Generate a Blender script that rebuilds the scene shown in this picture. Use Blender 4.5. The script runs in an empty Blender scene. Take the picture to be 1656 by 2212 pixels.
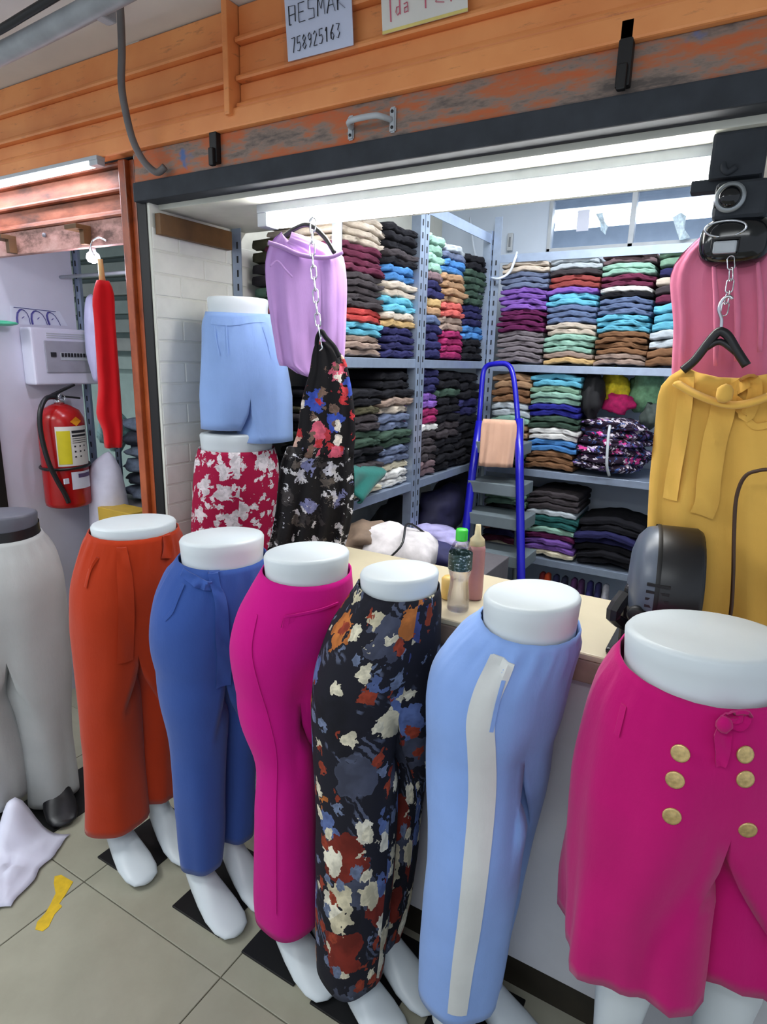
import bpy, bmesh, math, random
import numpy as np
from mathutils import Vector, Matrix, noise
random.seed(7)
S = bpy.context.scene
COL = S.collection
PI = math.pi

# ------------------------------------------------------------------ camera
cd = bpy.data.cameras.new('camera'); cam = bpy.data.objects.new('camera', cd); COL.objects.link(cam)
cd.sensor_fit = 'AUTO'; cd.sensor_width = 36.0; cd.lens = 21.62; cd.clip_start = 0.02
cam.matrix_world = Matrix(((0.860350,-0.142012,0.489521,0.0000),(0.509104,0.192843,-0.838823,0.0000),(0.024722,0.970899,0.238211,1.5000),(0,0,0,1)))
S.camera = cam
S.view_settings.view_transform = 'Standard'; S.view_settings.look = 'None'
S.view_settings.gamma = 1.0; S.view_settings.use_curve_mapping = False
S.view_settings.exposure = 0.25
# ------------------------------------------------------------------ world + corridor lamps
wd = bpy.data.worlds.new('market_hall'); S.world = wd; wd.use_nodes = True
wd.node_tree.nodes['Background'].inputs[0].default_value = (0.80, 0.88, 1.0, 1)
wd.node_tree.nodes['Background'].inputs[1].default_value = 0.66
def area(name, loc, rot, sx, sy, power, col=(1, 1, 1)):
    l = bpy.data.lights.new(name, 'AREA'); l.shape = 'RECTANGLE'; l.size = sx; l.size_y = sy
    l.energy = power; l.color = col
    o = bpy.data.objects.new(name, l); COL.objects.link(o); o.location = loc; o.rotation_euler = rot
    return o
area('corridor_lamp', (-2.3, -0.1, 2.25), (0, 0, 0), 1.2, 0.18, 18, (0.93, 0.97, 1.0))
area('corridor_lamp', (-0.2, -0.45, 2.25), (0, 0, 0), 1.2, 0.18, 9, (0.93, 0.97, 1.0))
area('corridor_lamp', (-3.8, 0.2, 2.25), (0, 0, 0), 1.2, 0.18, 12, (0.93, 0.97, 1.0))
area('corridor_lamp_upward', (-2.3, -0.1, 2.26), (PI, 0, 0), 1.2, 0.10, 12, (0.93, 0.97, 1.0))
area('corridor_lamp_upward', (-0.2, -0.45, 2.26), (PI, 0, 0), 1.2, 0.10, 6, (0.93, 0.97, 1.0))

# ------------------------------------------------------------------ materials
def lin(c):
    r = []
    for v in c[:3]:
        v = v / 255.0
        r.append(v / 12.92 if v <= 0.04045 else ((v + 0.055) / 1.055) ** 2.4)
    return (r[0], r[1], r[2], 1.0)
MATS = {}
class NT:
    def __init__(s, name):
        s.m = bpy.data.materials.new(name); s.m.use_nodes = True; s.t = s.m.node_tree
        s.b = s.t.nodes['Principled BSDF']; MATS[name] = s.m
    def n(s, typ, **kw):
        q = s.t.nodes.new(typ)
        for k, v in kw.items():
            if isinstance(k, str) and hasattr(q, k): setattr(q, k, v)
        return q
    def l(s, a, b): s.t.links.new(a, b)
    def coord(s, kind='Object', scale=(1, 1, 1)):
        c = s.n('ShaderNodeTexCoord'); mp = s.n('ShaderNodeMapping'); mp.inputs['Scale'].default_value = scale
        s.l(c.outputs[kind], mp.inputs[0]); return mp.outputs[0]
    def noise(s, co, scale, detail=3, rough=0.55):
        q = s.n('ShaderNodeTexNoise'); q.inputs['Scale'].default_value = scale; q.inputs['Detail'].default_value = detail
        q.inputs['Roughness'].default_value = rough
        if co is not None: s.l(co, q.inputs['Vector'])
        return q
    def vor(s, co, scale, feature='F1', rnd=1.0):
        q = s.n('ShaderNodeTexVoronoi', feature=feature); q.inputs['Scale'].default_value = scale
        q.inputs['Randomness'].default_value = rnd
        s.l(co, q.inputs['Vector']); return q
    def ramp(s, fac, stops, interp='LINEAR'):
        q = s.n('ShaderNodeValToRGB'); q.color_ramp.interpolation = interp
        e = q.color_ramp.elements
        while len(e) < len(stops): e.new(0.5)
        for i, (p, c) in enumerate(stops): e[i].position = p; e[i].color = c
        s.l(fac, q.inputs[0]); return q.outputs[0]
    def math(s, op, a, b=None):
        q = s.n('ShaderNodeMath', operation=op)
        for i, v in enumerate((a, b)):
            if v is None: continue
            if isinstance(v, (int, float)): q.inputs[i].default_value = v
            else: s.l(v, q.inputs[i])
        return q.outputs[0]
    def mix(s, fac, a, b):
        q = s.n('ShaderNodeMix', data_type='RGBA')
        for sock, v in ((q.inputs[0], fac), (q.inputs[6], a), (q.inputs[7], b)):
            if isinstance(v, (int, float)): sock.default_value = v
            elif isinstance(v, tuple): sock.default_value = v
            else: s.l(v, sock)
        return q.outputs[2]
    def vadd(s, a, b, k):
        m = s.n('ShaderNodeVectorMath', operation='SCALE'); s.l(b, m.inputs[0]); m.inputs['Scale'].default_value = k
        q = s.n('ShaderNodeVectorMath', operation='ADD'); s.l(a, q.inputs[0]); s.l(m.outputs[0], q.inputs[1]); return q.outputs[0]
    def bump(s, h, strength=0.3, dist=0.01):
        q = s.n('ShaderNodeBump'); q.inputs['Strength'].default_value = strength; q.inputs['Distance'].default_value = dist
        s.l(h, q.inputs['Height']); s.l(q.outputs[0], s.b.inputs['Normal'])
    def col(s, v):
        if isinstance(v, tuple): s.b.inputs['Base Color'].default_value = v
        else: s.l(v, s.b.inputs['Base Color'])
    def set(s, rough=0.5, metal=0.0, spec=0.5):
        s.b.inputs['Roughness'].default_value = rough; s.b.inputs['Metallic'].default_value = metal
        s.b.inputs['Specular IOR Level'].default_value = spec; return s

def flat(name, c, rough=0.5, metal=0.0, var=0.06, spec=0.5, scale=14, bump=0.0):
    t = NT(name); co = t.coord(); n = t.noise(co, scale, 4)
    a = lin(c); d = tuple(x * (1 - var * 2) for x in a[:3]) + (1,); h = tuple(min(1, x * (1 + var)) for x in a[:3]) + (1,)
    t.col(t.ramp(n.outputs[0], [(0.3, d), (0.7, h)])); t.set(rough, metal, spec)
    if bump: t.bump(n.outputs[0], bump, 0.004)
    return t.m
def cloth(name, c, rough=0.92, weave=900, var=0.05, sheen=0.15):
    t = NT(name); co = t.coord(); n = t.noise(co, 9, 4)
    a = lin(c); d = tuple(x * (1 - var) for x in a[:3]) + (1,); h = tuple(min(1, x * (1 + var)) for x in a[:3]) + (1,)
    t.col(t.ramp(n.outputs[0], [(0.3, d), (0.7, h)])); t.set(rough, 0, 0.2)
    t.b.inputs['Sheen Weight'].default_value = sheen
    w = t.noise(t.coord('Object', (1, 1, 0.35)), 55, 5, 0.65); t.bump(w.outputs[0], 0.22, 0.004)
    return t.m

M_white = flat('white_fibreglass', (206, 214, 218), 0.38, var=0.01)
M_black = flat('black_plastic', (22, 22, 26), 0.4)
M_blackmetal = flat('black_steel', (18, 18, 20), 0.5, 0.2)
M_shelf = flat('galvanised_steel', (150, 164, 186), 0.38, 0.55, var=0.05, scale=30)
M_slot = flat('slot_dark', (28, 30, 36), 0.8)
M_counter = flat('white_melamine', (205, 205, 208), 0.45, var=0.015)
M_counterend = flat('counter_edge', (150, 128, 112), 0.5, var=0.12, scale=22)
M_ctop = flat('pale_laminate', (196, 184, 156), 0.35, var=0.03, scale=8)
M_kick = flat('dark_plinth', (44, 38, 28), 0.55, var=0.15)
M_chrome = flat('chrome_wire', (205, 208, 214), 0.22, 0.95, var=0.02)
M_blueladder = flat('blue_ladder_tube', (26, 24, 165), 0.3, var=0.04)
M_step = flat('grey_step', (120, 132, 138), 0.45, 0.2, var=0.05)
M_paper = flat('white_paper', (216, 220, 236), 0.6, var=0.02)
M_paper2 = flat('cream_paper', (222, 220, 214), 0.6, var=0.02)
M_paperedge = flat('yellow_paper_edge', (222, 204, 120), 0.6)
M_ink = flat('black_ink', (26, 26, 34), 0.7)
M_redink = flat('faded_red_ink', (206, 108, 128), 0.7)
M_plaster = flat('lilac_white_paint', (206, 206, 222), 0.6, var=0.03, scale=6, bump=0.1)
M_wallback = flat('pale_blue_paint', (196, 208, 224), 0.6, var=0.03, scale=4)
M_brickpaint = flat('cream_painted_brick', (224, 224, 216), 0.6, var=0.03, scale=18, bump=0.35)
M_mortar = flat('painted_mortar', (216, 216, 206), 0.75, var=0.04)
M_wood = flat('brown_wood', (104, 72, 38), 0.6, var=0.2, scale=10)
M_ceil = flat('ceiling_white', (216, 218, 214), 0.8, var=0.03, scale=5)
M_soffit = flat('soffit_cream', (214, 214, 202), 0.75, var=0.06, scale=9, bump=0.3)
M_ducts = flat('grey_conduit', (150, 154, 158), 0.5, var=0.1)
M_cable = flat('grey_cable', (104, 100, 100), 0.6, var=0.08)
M_whitecable = flat('white_cable', (206, 216, 230), 0.4)
M_box = flat('white_abs', (214, 214, 232), 0.4, var=0.015)
M_red = flat('extinguisher_red', (168, 16, 18), 0.25, var=0.05)
M_yellow = flat('yellow_print', (214, 200, 30), 0.5, var=0.05)
M_orangepr = flat('orange_print', (232, 150, 20), 0.5)
M_green = flat('green_cap', (60, 205, 60), 0.35)
M_grey = flat('mid_grey', (120, 124, 130), 0.5)
M_ltgrey = flat('light_grey', (180, 186, 192), 0.4)
M_darkgrey = flat('charcoal_paint', (56, 60, 66), 0.8, 0.0, var=0.12, spec=0.25)
M_gold = flat('brass_button', (206, 178, 120), 0.35, 0.6, var=0.15, scale=120)
M_tan = flat('tan_wood_hanger', (206, 168, 110), 0.5)
M_greenbag = flat('green_film', (80, 190, 150), 0.4)
M_dkman = flat('dark_mannequin', (92, 94, 106), 0.45)
M_yfloor = flat('yellow_floor_paint', (216, 178, 22), 0.6, var=0.1, scale=40)

def emit(name, c, strength):
    t = NT(name); t.col((0.9, 0.9, 0.9, 1)); t.b.inputs['Emission Color'].default_value = c; t.b.inputs['Emission Strength'].default_value = strength
    return t.m
M_tube = emit('lit_tube', (1.0, 1.0, 0.96, 1), 34.0)
M_tube3 = emit('lit_tube_far', (1.0, 1.0, 0.98, 1), 12.0)
M_tube2 = emit('lit_tube_cool', (0.9, 0.92, 1.0, 1), 6.0)
M_bulb = emit('lit_bulb', (0.85, 0.82, 1.0, 1), 14.0)
def glassm(name, tint, rough=0.02, alpha_mix=0.85):
    t = NT(name); t.set(rough, 0, 0.5); t.col(tint); t.b.inputs['Transmission Weight'].default_value = 1.0; t.b.inputs['IOR'].default_value = 1.3
    tr = t.n('ShaderNodeBsdfTransparent'); tr.inputs[0].default_value = tint
    mx = t.n('ShaderNodeMixShader'); mx.inputs[0].default_value = alpha_mix
    out = t.t.nodes['Material Output']; t.l(t.b.outputs[0], mx.inputs[1]); t.l(tr.outputs[0], mx.inputs[2]); t.l(mx.outputs[0], out.inputs[0])
    return t.m
M_pane = glassm('window_pane', (0.86, 0.92, 1.0, 1))
M_pet = glassm('clear_pet', (0.93, 0.95, 0.97, 1), 0.05, 0.72)
M_film = glassm('clear_film', (0.97, 0.98, 1.0, 1), 0.15, 0.94)

def metal_paint():
    t = NT('orange_shutter_paint'); co = t.coord('Object', (1, 1, 1)); n = t.noise(co, 3.0, 4)
    base = t.ramp(n.outputs[0], [(0.3, lin((214, 126, 70))), (0.6, lin((236, 156, 94)))])
    g = t.noise(t.coord('Object', (6, 6, 30)), 2.4, 5, 0.7)
    m = t.ramp(g.outputs[0], [(0.60, (0, 0, 0, 1)), (0.80, (1, 1, 1, 1))])
    t.col(t.mix(m, base, lin((150, 96, 62)))); t.set(0.42, 0.0, 0.4); t.bump(g.outputs[0], 0.08, 0.003)
    return t.m
M_orange = metal_paint()
def worn():
    t = NT('worn_orange_bar'); n = t.noise(t.coord('Object', (1.2, 1, 5)), 5.0, 6, 0.7)
    c = t.ramp(n.outputs[0], [(0.34, lin((92, 84, 80))), (0.46, lin((138, 120, 110))), (0.55, lin((176, 104, 70))), (0.70, lin((196, 92, 48)))])
    n2 = t.noise(t.coord('Object', (1, 1, 1)), 7.0, 4, 0.6); k = t.ramp(n2.outputs[0], [(0.66, (0, 0, 0, 1)), (0.72, (1, 1, 1, 1))])
    t.col(t.mix(k, c, lin((84, 108, 158)))); t.set(0.6, 0.1, 0.3); t.bump(n.outputs[0], 0.15, 0.004); return t.m
M_worn = worn()
def browned():
    t = NT('sooty_brown_shutter'); n = t.noise(t.coord('Object', (1, 1, 4)), 4.0, 6, 0.65)
    t.col(t.ramp(n.outputs[0], [(0.32, lin((70, 46, 36))), (0.5, lin((150, 88, 62))), (0.7, lin((186, 118, 90)))])); t.set(0.5, 0.0, 0.35); return t.m
M_brown = browned()
def pinkbar():
    t = NT('faded_pink_bar'); n = t.noise(t.coord('Object', (1, 1, 2)), 6.0, 6, 0.7)
    t.col(t.ramp(n.outputs[0], [(0.35, lin((92, 62, 52))), (0.5, lin((178, 134, 124))), (0.7, lin((205, 168, 160)))])); t.set(0.6); return t.m
M_pinkbar = pinkbar()
def postpaint():
    t = NT('sooty_orange_post'); n = t.noise(t.coord('Object', (2, 2, 1.2)), 4.0, 5, 0.65)
    t.col(t.ramp(n.outputs[0], [(0.34, lin((60, 30, 18))), (0.5, lin((150, 66, 26))), (0.7, lin((178, 88, 44)))])); t.set(0.35); return t.m
M_post = postpaint()
def tilemat():
    t = NT('beige_floor_tile'); oi = t.n('ShaderNodeObjectInfo'); n = t.noise(t.coord('Object'), 6.0, 5, 0.6)
    c = t.ramp(n.outputs[0], [(0.25, lin((150, 148, 131))), (0.75, lin((168, 166, 149)))])
    t.col(t.mix(t.math('MULTIPLY', oi.outputs['Random'], 0.25), c, lin((150, 144, 124))))
    t.set(0.28, 0, 0.45); return t.m
M_tile = tilemat(); M_grout = flat('grey_grout', (92, 86, 70), 0.85)
def foldmat():
    t = NT('folded_cloth'); oi = t.n('ShaderNodeObjectInfo'); n = t.noise(t.coord('Object'), 22.0, 5, 0.6)
    k = t.ramp(n.outputs[0], [(0.3, (0.80, 0.80, 0.80, 1)), (0.7, (1.12, 1.12, 1.12, 1))])
    q = t.n('ShaderNodeMix', data_type='RGBA', blend_type='MULTIPLY'); q.inputs[0].default_value = 1.0
    t.l(oi.outputs['Color'], q.inputs[6]); t.l(k, q.inputs[7]); t.col(q.outputs[2]); t.set(0.93, 0, 0.15)
    w = t.noise(t.coord('Object', (1, 1, 3)), 40, 4, 0.6); t.bump(w.outputs[0], 0.5, 0.006); return t.m
M_fold = foldmat()

def print_mat(name, ground, layers, warp=0.25, leaf=None):
    """layers: (scale, radius, colours, seed) drawn as ragged petals on the ground cloth, UV in metres"""
    t = NT(name); base = t.coord('UV')
    wn = t.noise(base, 34, 4, 0.6); co = t.vadd(base, wn.outputs['Color'], 0.02 * warp * 4)
    cur = lin(ground)
    if leaf:
        sc, colr, th = leaf
        wv = t.n('ShaderNodeTexWave', wave_type='BANDS', bands_direction='DIAGONAL'); wv.inputs['Scale'].default_value = 26
        wv.inputs['Distortion'].default_value = 3.5; wv.inputs['Detail'].default_value = 2; t.l(co, wv.inputs['Vector'])
        nn = t.noise(base, sc, 2); a = t.ramp(nn.outputs[0], [(th, (0, 0, 0, 1)), (th + 0.04, (1, 1, 1, 1))])
        f = t.math('MULTIPLY', a, t.ramp(wv.outputs[0], [(0.45, (0, 0, 0, 1)), (0.6, (1, 1, 1, 1))]))
        cur = t.mix(f, cur, lin(colr))
    for sc, rad, cols, seed in layers:
        mp = t.n('ShaderNodeMapping'); mp.inputs['Location'].default_value = (seed * 1.37, seed * 2.11, 0); t.l(co, mp.inputs[0])
        v = t.vor(mp.outputs[0], sc)
        pet = t.noise(mp.outputs[0], sc * 3.2, 2, 0.5)
        d = t.math('ADD', v.outputs['Distance'], t.math('MULTIPLY', t.math('SUBTRACT', pet.outputs[0], 0.5), 0.75))
        inside = t.math('LESS_THAN', d, rad + .07)
        sep = t.n('ShaderNodeSeparateColor'); t.l(v.outputs['Color'], sep.inputs[0])
        stops = [(i / len(cols), lin(c)) for i, c in enumerate(cols)]
        pc = t.ramp(sep.outputs[0], stops, 'CONSTANT') if len(cols) > 1 else lin(cols[0])
        keep = t.math('GREATER_THAN', sep.outputs[1], 0.10)
        sh = t.ramp(pet.outputs[0], [(0.35, (0.55, 0.55, 0.55, 1)), (0.6, (1.05, 1.05, 1.05, 1))])
        q = t.n('ShaderNodeMix', data_type='RGBA', blend_type='MULTIPLY'); q.inputs[0].default_value = 0.8
        if isinstance(pc, tuple): q.inputs[6].default_value = pc
        else: t.l(pc, q.inputs[6])
        t.l(sh, q.inputs[7])
        cur = t.mix(t.math('MULTIPLY', inside, keep), cur, q.outputs[2])
    t.col(cur); t.set(0.8, 0, 0.25); return t.m
M_floral = print_mat('dark_floral_print', (24, 24, 34), [(7, 0.40, [(150, 62, 34), (60, 70, 120), (24, 24, 34), (120, 40, 30), (70, 74, 92)], 1), (11, 0.34, [(212, 202, 172), (188, 112, 54), (92, 110, 160), (232, 226, 206)], 5), (20, 0.26, [(224, 216, 190), (150, 60, 40), (110, 122, 150)], 9)], 0.3, (9, (78, 84, 104), 0.56))
M_maroon = print_mat('maroon_white_flower_print', (160, 14, 62), [(13, 0.36, [(232, 222, 226)], 3), (30, 0.28, [(232, 222, 226)], 7)], 0.45)
M_dressfl = print_mat('black_rose_print', (18, 16, 20), [(17, 0.40, [(196, 62, 70), (216, 176, 160), (60, 84, 180), (214, 96, 120), (30, 28, 32)], 2), (28, 0.33, [(236, 226, 214), (186, 50, 56), (120, 96, 84)], 6)], 0.35)
M_dresssw = print_mat('black_scroll_print', (20, 18, 20), [(20, 0.36, [(196, 196, 206), (60, 56, 56), (130, 134, 176), (92, 84, 78)], 4), (34, 0.30, [(216, 214, 216), (24, 22, 24)], 8)], 0.9)
M_bundle = print_mat('purple_mixed_print', (34, 20, 40), [(30, 0.34, [(150, 120, 190), (226, 214, 226), (90, 60, 120), (206, 60, 140)], 2), (55, 0.30, [(216, 206, 222), (60, 84, 140)], 5)], 0.6)

# ------------------------------------------------------------------ mesh helpers
def link(name, me, mat, parent=None):
    o = bpy.data.objects.new(name, me); COL.objects.link(o)
    if mat is not None and not me.materials: me.materials.append(mat)
    if parent is not None: o.parent = parent
    return o
def mesh(name, V, F, mat, parent=None, smooth=False, uv=None):
    me = bpy.data.meshes.new(name); me.from_pydata([tuple(v) for v in V], [], F); me.update()
    if uv is not None:
        L = me.uv_layers.new(name='UVMap')
        for lp in me.loops: L.data[lp.index].uv = uv[lp.vertex_index]
    if smooth: me.polygons.foreach_set('use_smooth', [True] * len(me.polygons))
    return link(name, me, mat, parent)
def from_bm(name, bm, mat, parent=None, smooth=False):
    me = bpy.data.meshes.new(name); bmesh.ops.recalc_face_normals(bm, faces=bm.faces); bm.to_mesh(me); bm.free()
    if smooth: me.polygons.foreach_set('use_smooth', [True] * len(me.polygons))
    return link(name, me, mat, parent)
def bbox(bm, lo, hi, rot=None):
    lo, hi = Vector(lo), Vector(hi); c = (lo + hi) / 2; s = hi - lo
    mt = Matrix.Translation(c) @ (rot or Matrix.Identity(4)) @ Matrix.Diagonal((s.x, s.y, s.z, 1))
    return bmesh.ops.create_cube(bm, size=1, matrix=mt)['verts']
def box(name, lo, hi, mat, parent=None, bev=0.0, seg=2, rot=None):
    bm = bmesh.new(); bbox(bm, lo, hi, rot)
    if bev: bmesh.ops.bevel(bm, geom=list(bm.edges), offset=bev, segments=seg, affect='EDGES', profile=0.6)
    return from_bm(name, bm, mat, parent)
def catmull(P, n=6):
    P = [Vector(p) for p in P]; out = []
    for i in range(len(P) - 1):
        p0 = P[max(i - 1, 0)]; p1 = P[i]; p2 = P[i + 1]; p3 = P[min(i + 2, len(P) - 1)]
        for k in range(n):
            t = k / n
            out.append(0.5 * ((2 * p1) + (p2 - p0) * t + (2 * p0 - 5 * p1 + 4 * p2 - p3) * t * t + (3 * p1 - p0 - 3 * p2 + p3) * t ** 3))
    out.append(P[-1]); return out
def tube_bm(bm, P, r, seg=8, closed=False, flat_=1.0):
    P = [Vector(p) for p in P]; n = len(P); rings = []; up = Vector((0, 0, 1))
    prev = None
    for i, p in enumerate(P):
        a = P[(i - 1) % n] if (closed or i > 0) else P[0]; b = P[(i + 1) % n] if (closed or i < n - 1) else P[-1]
        t = (b - a).normalized()
        if prev is None:
            x = t.orthogonal().normalized() if abs(t.z) > 0.9 else t.cross(up).normalized()
        else:
            x = (prev - t * prev.dot(t)).normalized()
        prev = x; y = t.cross(x)
        rr = float(np.interp(i / max(1, n - 1), np.linspace(0, 1, len(r)), r)) if isinstance(r, (list, tuple)) else r
        rings.append([bm.verts.new(p + x * math.cos(2 * PI * k / seg) * rr + y * math.sin(2 * PI * k / seg) * rr * flat_) for k in range(seg)])
    m = n if closed else n - 1
    for i in range(m):
        A, B = rings[i], rings[(i + 1) % n]
        for k in range(seg): bm.faces.new((A[k], A[(k + 1) % seg], B[(k + 1) % seg], B[k]))
    if not closed:
        bm.faces.new(rings[0][::-1]); bm.faces.new(rings[-1])
def tube(name, P, r, mat, parent=None, seg=8, closed=False, smooth=True, n=0):
    if n: P = catmull(P, n)
    bm = bmesh.new(); tube_bm(bm, P, r, seg, closed); return from_bm(name, bm, mat, parent, smooth)
def lathe(name, prof, mat, parent=None, seg=24, loc=(0, 0, 0), sx=1, sy=1, capb=True, capt=True):
    V = []; F = []
    for r, z in prof:
        for k in range(seg):
            a = 2 * PI * k / seg; V.append((loc[0] + r * math.cos(a) * sx, loc[1] + r * math.sin(a) * sy, loc[2] + z))
    for i in range(len(prof) - 1):
        for k in range(seg):
            F.append((i * seg + k, i * seg + (k + 1) % seg, (i + 1) * seg + (k + 1) % seg, (i + 1) * seg + k))
    if capb: F.append(tuple(range(seg))[::-1])
    if capt: F.append(tuple((len(prof) - 1) * seg + k for k in range(seg)))
    return mesh(name, V, F, mat, parent, True)
def autosmooth(o, ang=40):
    me = o.data; bm = bmesh.new(); bm.from_mesh(me)
    for e in bm.edges:
        if len(e.link_faces) == 2 and e.calc_face_angle(0) > math.radians(ang): e.smooth = False
    for f in bm.faces: f.smooth = True
    bm.to_mesh(me); bm.free(); return o
def empty(name, loc=(0, 0, 0)):
    o = bpy.data.objects.new(name, None); COL.objects.link(o); o.location = loc; o.empty_display_size = 0.05; return o
def tag(o, label, cat, group=None):
    o['label'] = label; o['category'] = cat
    if group: o['group'] = group
    return o
def struct(o, label=None):
    o['kind'] = 'structure'
    if label: o['label'] = label
    return o
def thing(name, label, cat, loc=(0, 0, 0), group=None): return tag(empty(name, loc), label, cat, group)
def keep(o, parent):   # parent while keeping world coordinates of vertices
    o.parent = parent; o.matrix_parent_inverse = Matrix.Translation(parent.location).inverted(); return o
def sub(o, P): o.parent = P; o.matrix_parent_inverse = Matrix.Identity(4); return o
def kids(parent, *objs):
    for o in objs: keep(o, parent)
    return parent

def lump(name, c, r, mat, seed=0, amp=.25, sub=3, flatz=0.0, uv=False):
    bm = bmesh.new(); bmesh.ops.create_icosphere(bm, subdivisions=sub, radius=1)
    for v in bm.verts:
        p = v.co.copy(); n1 = noise.noise(p * 1.6 + Vector((seed, 0, 0))); n2 = noise.noise(p * 4 + Vector((0, seed, 0))); n3 = abs(noise.noise(p * 7 + Vector((0, 0, seed))))
        q = p * (1 + amp * n1 + amp * .4 * n2 - amp * .35 * n3)
        q = Vector((q.x * r[0], q.y * r[1], max(q.z, -1 + flatz) * r[2])); v.co = q + Vector(c)
    o = from_bm(name, bm, mat, None, True)
    if uv:
        L = o.data.uv_layers.new(name='UVMap')
        for lp in o.data.loops:
            co = o.data.vertices[lp.vertex_index].co; L.data[lp.index].uv = (co.x + co.y * .7, co.z + co.y * .3)
    return o

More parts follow.
